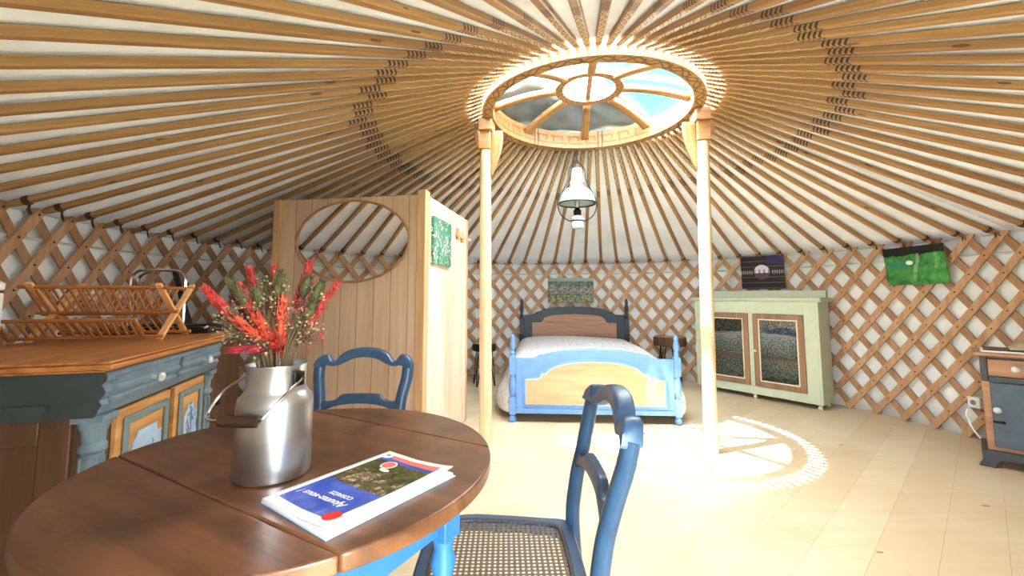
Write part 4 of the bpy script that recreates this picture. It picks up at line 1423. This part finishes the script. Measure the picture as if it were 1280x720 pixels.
# dried flowers in the can
def stem_path(tip, bow=0.02):
    tip = Vector(tip)
    base = Vector((tip.x * 0.12, tip.y * 0.12, 0.02))
    neck = Vector((tip.x * 0.30, tip.y * 0.30, 0.20))
    n_ = Vector((neck.x, neck.y, 0))
    if n_.length > 0.040: n_ = n_ * (0.040 / n_.length); neck = Vector((n_.x, n_.y, 0.20))
    return spline([base, neck, neck.lerp(tip, 0.55) + Vector((0, 0, 0.012)), tip], 5)
def frame_at(p, d):
    d = d.normalized()
    u = d.cross(Vector((0.3, 0.9, 0.1))).normalized()
    return d, u, d.cross(u)
CAN = Vector((MX, MY, TZ + 0.001))
def flower(kind, tip, lab, mat):
    tip = (tip[0] * 0.90 - 0.006, tip[1], tip[2] * 0.93)
    e = empty({'plume': 'dried_plume', 'grass': 'dried_grass_head', 'spray': 'dried_flower_spray'}[kind], CAN)
    tag(e, lab, {'plume': 'dried flower', 'grass': 'dried grass', 'spray': 'dried flower'}[kind],
        {'plume': 'red plumes in the milk can', 'grass': 'green grass heads in the milk can', 'spray': 'small flower sprays in the milk can'}[kind])
    path = stem_path(tip)
    mb = MB(); mb.tube(path, [0.0022] * (len(path) - 1) + [0.0014], 5); mb.build('stem', 'stem', e)
    tip = Vector(tip)
    d, u, w = frame_at(tip, path[-1] - path[-4])
    mb = MB()
    if kind == 'plume':
        Lp = random.uniform(0.085, 0.12)
        for k in range(150):
            f = random.random()
            p = tip + d * (f - 0.75) * Lp
            a = random.uniform(0, 2 * pi)
            out = u * cos(a) + w * sin(a)
            ln = random.uniform(0.016, 0.028) * (1.05 - 0.55 * f)
            q_ = p + out * ln * 0.55 + d * ln * 0.95
            mb.tube([p, p.lerp(q_, 0.5) + out * 0.003, q_], [0.0013, 0.0018, 0.0003], 4, 0.45)
        mb.tube([tip - d * 0.8 * Lp, tip - d * 0.3 * Lp, tip + d * 0.25 * Lp], [0.003, 0.005, 0.001], 6)
    elif kind == 'grass':
        Lp = random.uniform(0.04, 0.052)
        prof_ = [(0.0, 0.0015), (0.15, 0.007), (0.45, 0.0092), (0.75, 0.0075), (1.0, 0.0012)]
        mb.tube([tip + d * (f - 0.5) * Lp for f, _ in prof_], [r_ for _, r_ in prof_], 10)
        for k in range(110):
            f = random.uniform(0.03, 0.98)
            a = random.uniform(0, 2 * pi)
            out = u * cos(a) + w * sin(a)
            p = tip + d * (f - 0.5) * Lp + out * 0.006 * (1 - abs(f - 0.45))
            mb.tube([p, p + out * 0.006 + d * 0.008], [0.0012, 0.0002], 3)
    else:
        for k in range(40):
            a = random.uniform(0, 2 * pi); rr = random.uniform(0.004, 0.032)
            p = tip + (u * cos(a) + w * sin(a)) * rr + d * random.uniform(-0.03, 0.028)
            if k % 2 == 0: mb.tube([tip - d * 0.045, tip.lerp(p, 0.5) - d * 0.015, p], 0.0006, 3, mi=1)
            mb.ball(p, random.uniform(0.0014, 0.0028), 0, seg=5)
    mb.build({'plume': 'plume', 'grass': 'seed_head', 'spray': 'blossoms'}[kind], [mat, 'stem'], e)
plumes = [((-0.125, -0.02, 0.355), 'red_flower', 'long red plume leaning out at the far left of the bouquet'),
          ((-0.078, 0.03, 0.395), 'red_flower', 'red plume standing tall left of the bouquet middle'),
          ((-0.095, 0.02, 0.335), 'crimson_flower', 'crimson plume low on the left of the bouquet'),
          ((-0.020, 0.02, 0.392), 'red_flower', 'red plume near the top middle of the bouquet'),
          ((-0.048, -0.03, 0.350), 'red_flower', 'red plume in front left of the tall green heads'),
          ((-0.025, -0.05, 0.290), 'orange_flower', 'orange plume low in the left middle of the bouquet'),
          ((0.045, 0.03, 0.405), 'red_flower', 'tallest red plume at the right top of the bouquet'),
          ((0.035, -0.04, 0.325), 'orange_flower', 'bright orange plume in the right middle of the bouquet'),
          ((0.005, -0.06, 0.305), 'orange_flower', 'orange plume right at the front of the bouquet'),
          ((0.030, -0.05, 0.262), 'red_flower', 'small red plume low above the can rim on the right'),
          ((0.105, 0.01, 0.355), 'red_flower', 'red plume pointing out at the far right of the bouquet'),
          ((-0.022, -0.055, 0.255), 'crimson_flower', 'small crimson plume just above the can rim'),
          ((0.060, 0.0, 0.350), 'crimson_flower', 'dark red plume among the white sprays on the right')]
for tip, mt_, lab in plumes: flower('plume', tip, lab, mt_)
heads = [((-0.095, 0.0, 0.372), 'pale green grass head at the left of the bouquet'), ((-0.055, -0.035, 0.358), 'green grass head left of the middle plumes'),
         ((-0.012, -0.045, 0.355), 'upright green grass head in the very middle of the bouquet'), ((0.022, -0.035, 0.372), 'thick dark green grass head right of the middle'),
         ((0.005, 0.0, 0.385), 'green grass head behind the middle plumes'), ((0.070, -0.02, 0.375), 'tall dark green grass head on the right'),
         ((0.085, 0.0, 0.366), 'slim dark green grass head beside the right red plume'), ((0.090, -0.035, 0.330), 'green grass head leaning low to the right'),
         ((-0.035, 0.02, 0.372), 'green grass head between the two left red plumes')]
for tip, lab in heads: flower('grass', tip, lab, 'green_head')
sprays = [((-0.105, -0.01, 0.300), 'tiny white flower spray hanging low on the left of the bouquet'), ((-0.06, -0.04, 0.315), 'tiny white flower spray left of the orange plumes'),
          ((0.005, -0.055, 0.335), 'tiny white flower spray in the middle of the bouquet'), ((0.060, -0.03, 0.315), 'tiny white flower spray right of the orange plumes'),
          ((0.075, -0.01, 0.345), 'tiny white flower spray under the right green heads'), ((-0.085, 0.02, 0.285), 'tiny white flower spray lowest on the left'),
          ((0.080, -0.02, 0.295), 'tiny white flower spray low on the right of the bouquet'), ((0.012, -0.03, 0.375), 'tiny white flower spray near the top of the bouquet'),
          ((0.0, -0.05, 0.270), 'tiny white flower spray just above the can rim')]
for tip, lab in sprays: flower('spray', tip, lab, 'white_flower')
for tip, lab in (((0.075, -0.03, 0.33), 'loose red seed spray at the right of the bouquet'), ((0.070, 0.01, 0.275), 'drooping red seed spray low on the right'), ((-0.07, 0.01, 0.30), 'dark red seed spray deep on the left')):
    flower('spray', tip, lab, 'crimson_flower')

# ------------------------------------------------------------------ brochure
bx, by = -0.257, 0.768
br_ = tag(empty('brochure', (bx, by, TZ + 0.0005), R(144.6)), 'blue and white tourist brochure lying on the round table', 'brochure')
BW, BH = 0.182, 0.254
def lift(x, y):
    k = max(0.0, min(1.0, (-x + 0.02) / 0.11))
    return 0.0075 + 0.0065 * k * k * (0.7 + 0.3 * abs(y) / 0.127) + 0.003 * (y / 0.127) ** 2 * (x < 0) * k
mb = MB(); mb.span(-BW / 2 - 0.004, BW / 2, -BH / 2 - 0.002, BH / 2 + 0.001, 0, 0.0012); mb.build('back_cover', 'paper_skylit', br_)
mb = MB(); mb.span(-BW / 2, BW / 2, -BH / 2, BH / 2, 0.0014, 0.0062); mb.build('pages', 'paper', br_, 0.001)
mb = MB()
mb.grid(lambda u, v: ((u - 0.5) * BW * 0.995, (v - 0.5) * BH, lift((u - 0.5) * BW, (v - 0.5) * BH)), 24, 24)
cov = mb.build('front_cover', 'paper', br_, solid=0.0012)
mb = MB()
mb.grid(lambda u, v: (-0.073 + 0.148 * u, -0.113 + 0.222 * v, lift(-0.073 + 0.148 * u, -0.113 + 0.222 * v) + 0.0011), 24, 30)
mb.build('cover_photo', 'cover_photo', cov)
mb = MB()
mb.grid(lambda u, v: (-0.073 + 0.125 * u, -0.113 + (0.020 - 0.008 * u) * v, lift(-0.073 + 0.125 * u, -0.105) + 0.0016), 20, 2)
mb.build('red_band', 'red_band', cov)
def disc(name, x, y, r, mat, dz=0.002, sy=1.0):
    mb = MB()
    mb.grid(lambda u, v: (x + r * v * cos(2 * pi * u), y + sy * r * v * sin(2 * pi * u), lift(x + r * v * cos(2 * pi * u), y + sy * r * v * sin(2 * pi * u)) + dz), 28, 3)
    bmesh.ops.remove_doubles(mb.b, verts=mb.b.verts, dist=1e-6)
    return mb.build(name, mat, cov)
disc('badge', -0.066, 0.101, 0.0145, 'red')
disc('corner_logo', 0.068, -0.106, 0.0125, 'paper', 0.0018)
disc('corner_logo', 0.068, -0.107, 0.006, 'side_sage', 0.0024, 0.6)
disc('balloon', 0.028, -0.075, 0.0165, 'cream', 0.0018)
disc('balloon', 0.028, -0.075, 0.013, 'red_band', 0.0022)
disc('splash', 0.016, -0.055, 0.012, 'paper', 0.0018, 0.45)
def lettering(txt, x, y, size, mat='paper', rot=0.0, shear=0.0):
    c = bpy.data.curves.new('lettering', 'FONT')
    c.body = txt
    c.size = size
    c.shear = shear
    c.extrude = 0.0001
    c.offset = size * 0.004
    c.materials.append(M[mat])
    tmp = bpy.data.objects.new('lettering', c)
    COL.objects.link(tmp)
    me = bpy.data.meshes.new_from_object(tmp.evaluated_get(bpy.context.evaluated_depsgraph_get()))
    bpy.data.objects.remove(tmp)
    if not me.materials: me.materials.append(M[mat])
    o = bpy.data.objects.new('lettering', me)
    COL.objects.link(o)
    o.parent = cov
    o.location = (x, y, max(lift(x, y), lift(x + 0.05, y)) + 0.0022)
    o.rotation_euler = (0, R(1.5), R(rot))
    return o
lettering('Ajoutez-vous !', -0.052, 0.066, 0.0195, 'paper', 3, 0.3)
lettering('CORRÈZE', -0.040, 0.046, 0.0125, 'paper', 3, 0.2)

# ------------------------------------------------------------------ cane seat chairs
def make_chair(loc, rz, lab):
    ch = tag(empty('cane_chair', loc, rz), lab, 'chair', 'cane seat chairs')
    SZ = 0.455
    def ring_pts(g):
        half = [(0.0, 0.205 - g), (0.11, 0.200 - g), (0.185 - g * 0.6, 0.170 - g), (0.212 - g, 0.10), (0.205 - g, 0.0), (0.190 - g, -0.10), (0.172 - g, -0.178 + g), (0.09, -0.186 + g), (0.0, -0.188 + g)]
        h = spline2(half, 4)
        return h + [(-x, y) for x, y in h[::-1][1:-1]]
    o_, i_ = ring_pts(0.0), ring_pts(0.036)
    mb = MB()
    n = len(o_)
    for za, zb in ((SZ - 0.034, SZ),):
        v = [[mb.b.verts.new((p[0], p[1], z)) for p in pts] for pts, z in ((o_, za), (o_, zb), (i_, zb), (i_, za))]
        for q in range(4):
            a, b = v[q], v[(q + 1) % 4]
            for k in range(n): mb.b.faces.new((a[k], a[(k + 1) % n], b[(k + 1) % n], b[k]))
    mb.build('seat_frame', 'chair', ch, 0.008, 3)
    mb = MB()
    c_ = ring_pts(0.034); c2 = ring_pts(0.046)
    mb.b.faces.new([mb.b.verts.new((p[0], p[1], SZ - 0.004)) for p in c_])
    mb.build('cane_seat', 'cane', ch, smooth=False)
    mb = MB()
    mb.tube([(p[0], p[1], SZ + 0.001) for p in c_], 0.005, 6, 0.5, closed=True)
    mb.build('cane_border', 'cane_edge', ch)
    for s_ in (-1, 1):
        mb = MB()
        path = spline([(s_ * 0.150, -0.255, 0.0), (s_ * 0.155, -0.215, 0.2), (s_ * 0.162, -0.190, 0.44), (s_ * 0.163, -0.200, 0.56), (s_ * 0.168, -0.222, 0.65), (s_ * 0.184, -0.243, 0.73), (s_ * 0.186, -0.256, 0.785)], 5)
        rr = [0.017 + 0.007 * min(1, k / 10) for k in range(len(path))]
        mb.tube(path, rr, 10, 0.8, up=(0, 1, 0))
        mb.build('back_post', 'chair', ch)
        mb = MB()
        path = spline([(s_ * 0.178, 0.150, 0.43), (s_ * 0.184, 0.162, 0.36), (s_ * 0.178, 0.160, 0.18), (s_ * 0.182, 0.168, 0.0)], 5)
        mb.tube(path, [0.021 - 0.008 * k / (len(path) - 1) for k in range(len(path))], 10)
        mb.build('front_leg', 'chair', ch)
        mb = MB(); mb.tube([(s_ * 0.178, 0.155, 0.20), (s_ * 0.156, -0.21, 0.20)], 0.009, 8); mb.build('stretcher', 'chair', ch)
    mb = MB(); mb.tube([(-0.167, 0.0, 0.20), (0.167, 0.0, 0.20)], 0.009, 8); mb.build('stretcher', 'chair', ch)
    # crest rail: scrolled shoulders, notches, arched middle; its plane leans with the posts
    def loft(up_, lo_, hy, yc, k, zref, curve, name):
        n = 28
        def at(c, x):
            for a, b in zip(c, c[1:]):
                if a[0] <= x <= b[0]: return a[1] + (b[1] - a[1]) * (x - a[0]) / max(1e-6, b[0] - a[0])
            return c[0][1] if x < c[0][0] else c[-1][1]
        xs0 = up_[0][0]
        mb = MB()
        rings = []
        for q in range(2 * n + 1):
            x = xs0 + (-2 * xs0) * q / (2 * n)
            xm = -abs(x)
            zu, zl = at(up_, xm), at(lo_, xm)
            zc, hz = (zu + zl) / 2, max(0.004, (zu - zl) / 2) * (0.55 if q in (0, 2 * n) else 1.0)
            y0 = yc + curve * x * x
            ring = []
            for t in range(12):
                ca, sa = cos(2 * pi * t / 12), sin(2 * pi * t / 12)
                dy = hy * (abs(ca) ** 0.6) * (1 if ca >= 0 else -1)
                dz = hz * (abs(sa) ** 0.6) * (1 if sa >= 0 else -1)
                z = zc + dz
                ring.append(mb.b.verts.new((x, y0 + dy - (z - zref) * k, z)))
            rings.append(ring)
        for a, b in zip(rings, rings[1:]):
            for t in range(12): mb.b.faces.new((a[t], a[(t + 1) % 12], b[(t + 1) % 12], b[t]))
        mb.b.faces.new(rings[0]); mb.b.faces.new(rings[-1][::-1])
        return mb.build(name, 'chair', ch)
    up_ = spline2([(-0.205, 0.785), (-0.198, 0.806), (-0.178, 0.822), (-0.152, 0.824), (-0.138, 0.803), (-0.122, 0.798), (-0.098, 0.828), (-0.05, 0.848), (0, 0.853)], 4)
    lo_ = spline2([(-0.205, 0.772), (-0.185, 0.770), (-0.155, 0.780), (-0.13, 0.776), (-0.10, 0.782), (-0.05, 0.805), (0, 0.812)], 4)
    loft(up_, lo_, 0.023, -0.268, 0.22, 0.79, 0.35, 'crest_rail')
    up_ = spline2([(-0.166, 0.648), (-0.13, 0.642), (-0.098, 0.650), (-0.080, 0.667), (-0.05, 0.671), (0, 0.672)], 4)
    lo_ = spline2([(-0.166, 0.588), (-0.14, 0.606), (-0.10, 0.622), (-0.05, 0.630), (0, 0.632)], 4)
    loft(up_, lo_, 0.013, -0.216, 0.22, 0.63, 0.1, 'lower_rail')
    return ch


make_chair((-0.020, 1.06, 0), R(91), 'blue painted cane seat chair turned sideways at the right of the table')
make_chair((-0.625, 1.57, 0), R(180), 'blue painted cane seat chair behind the table facing the front')
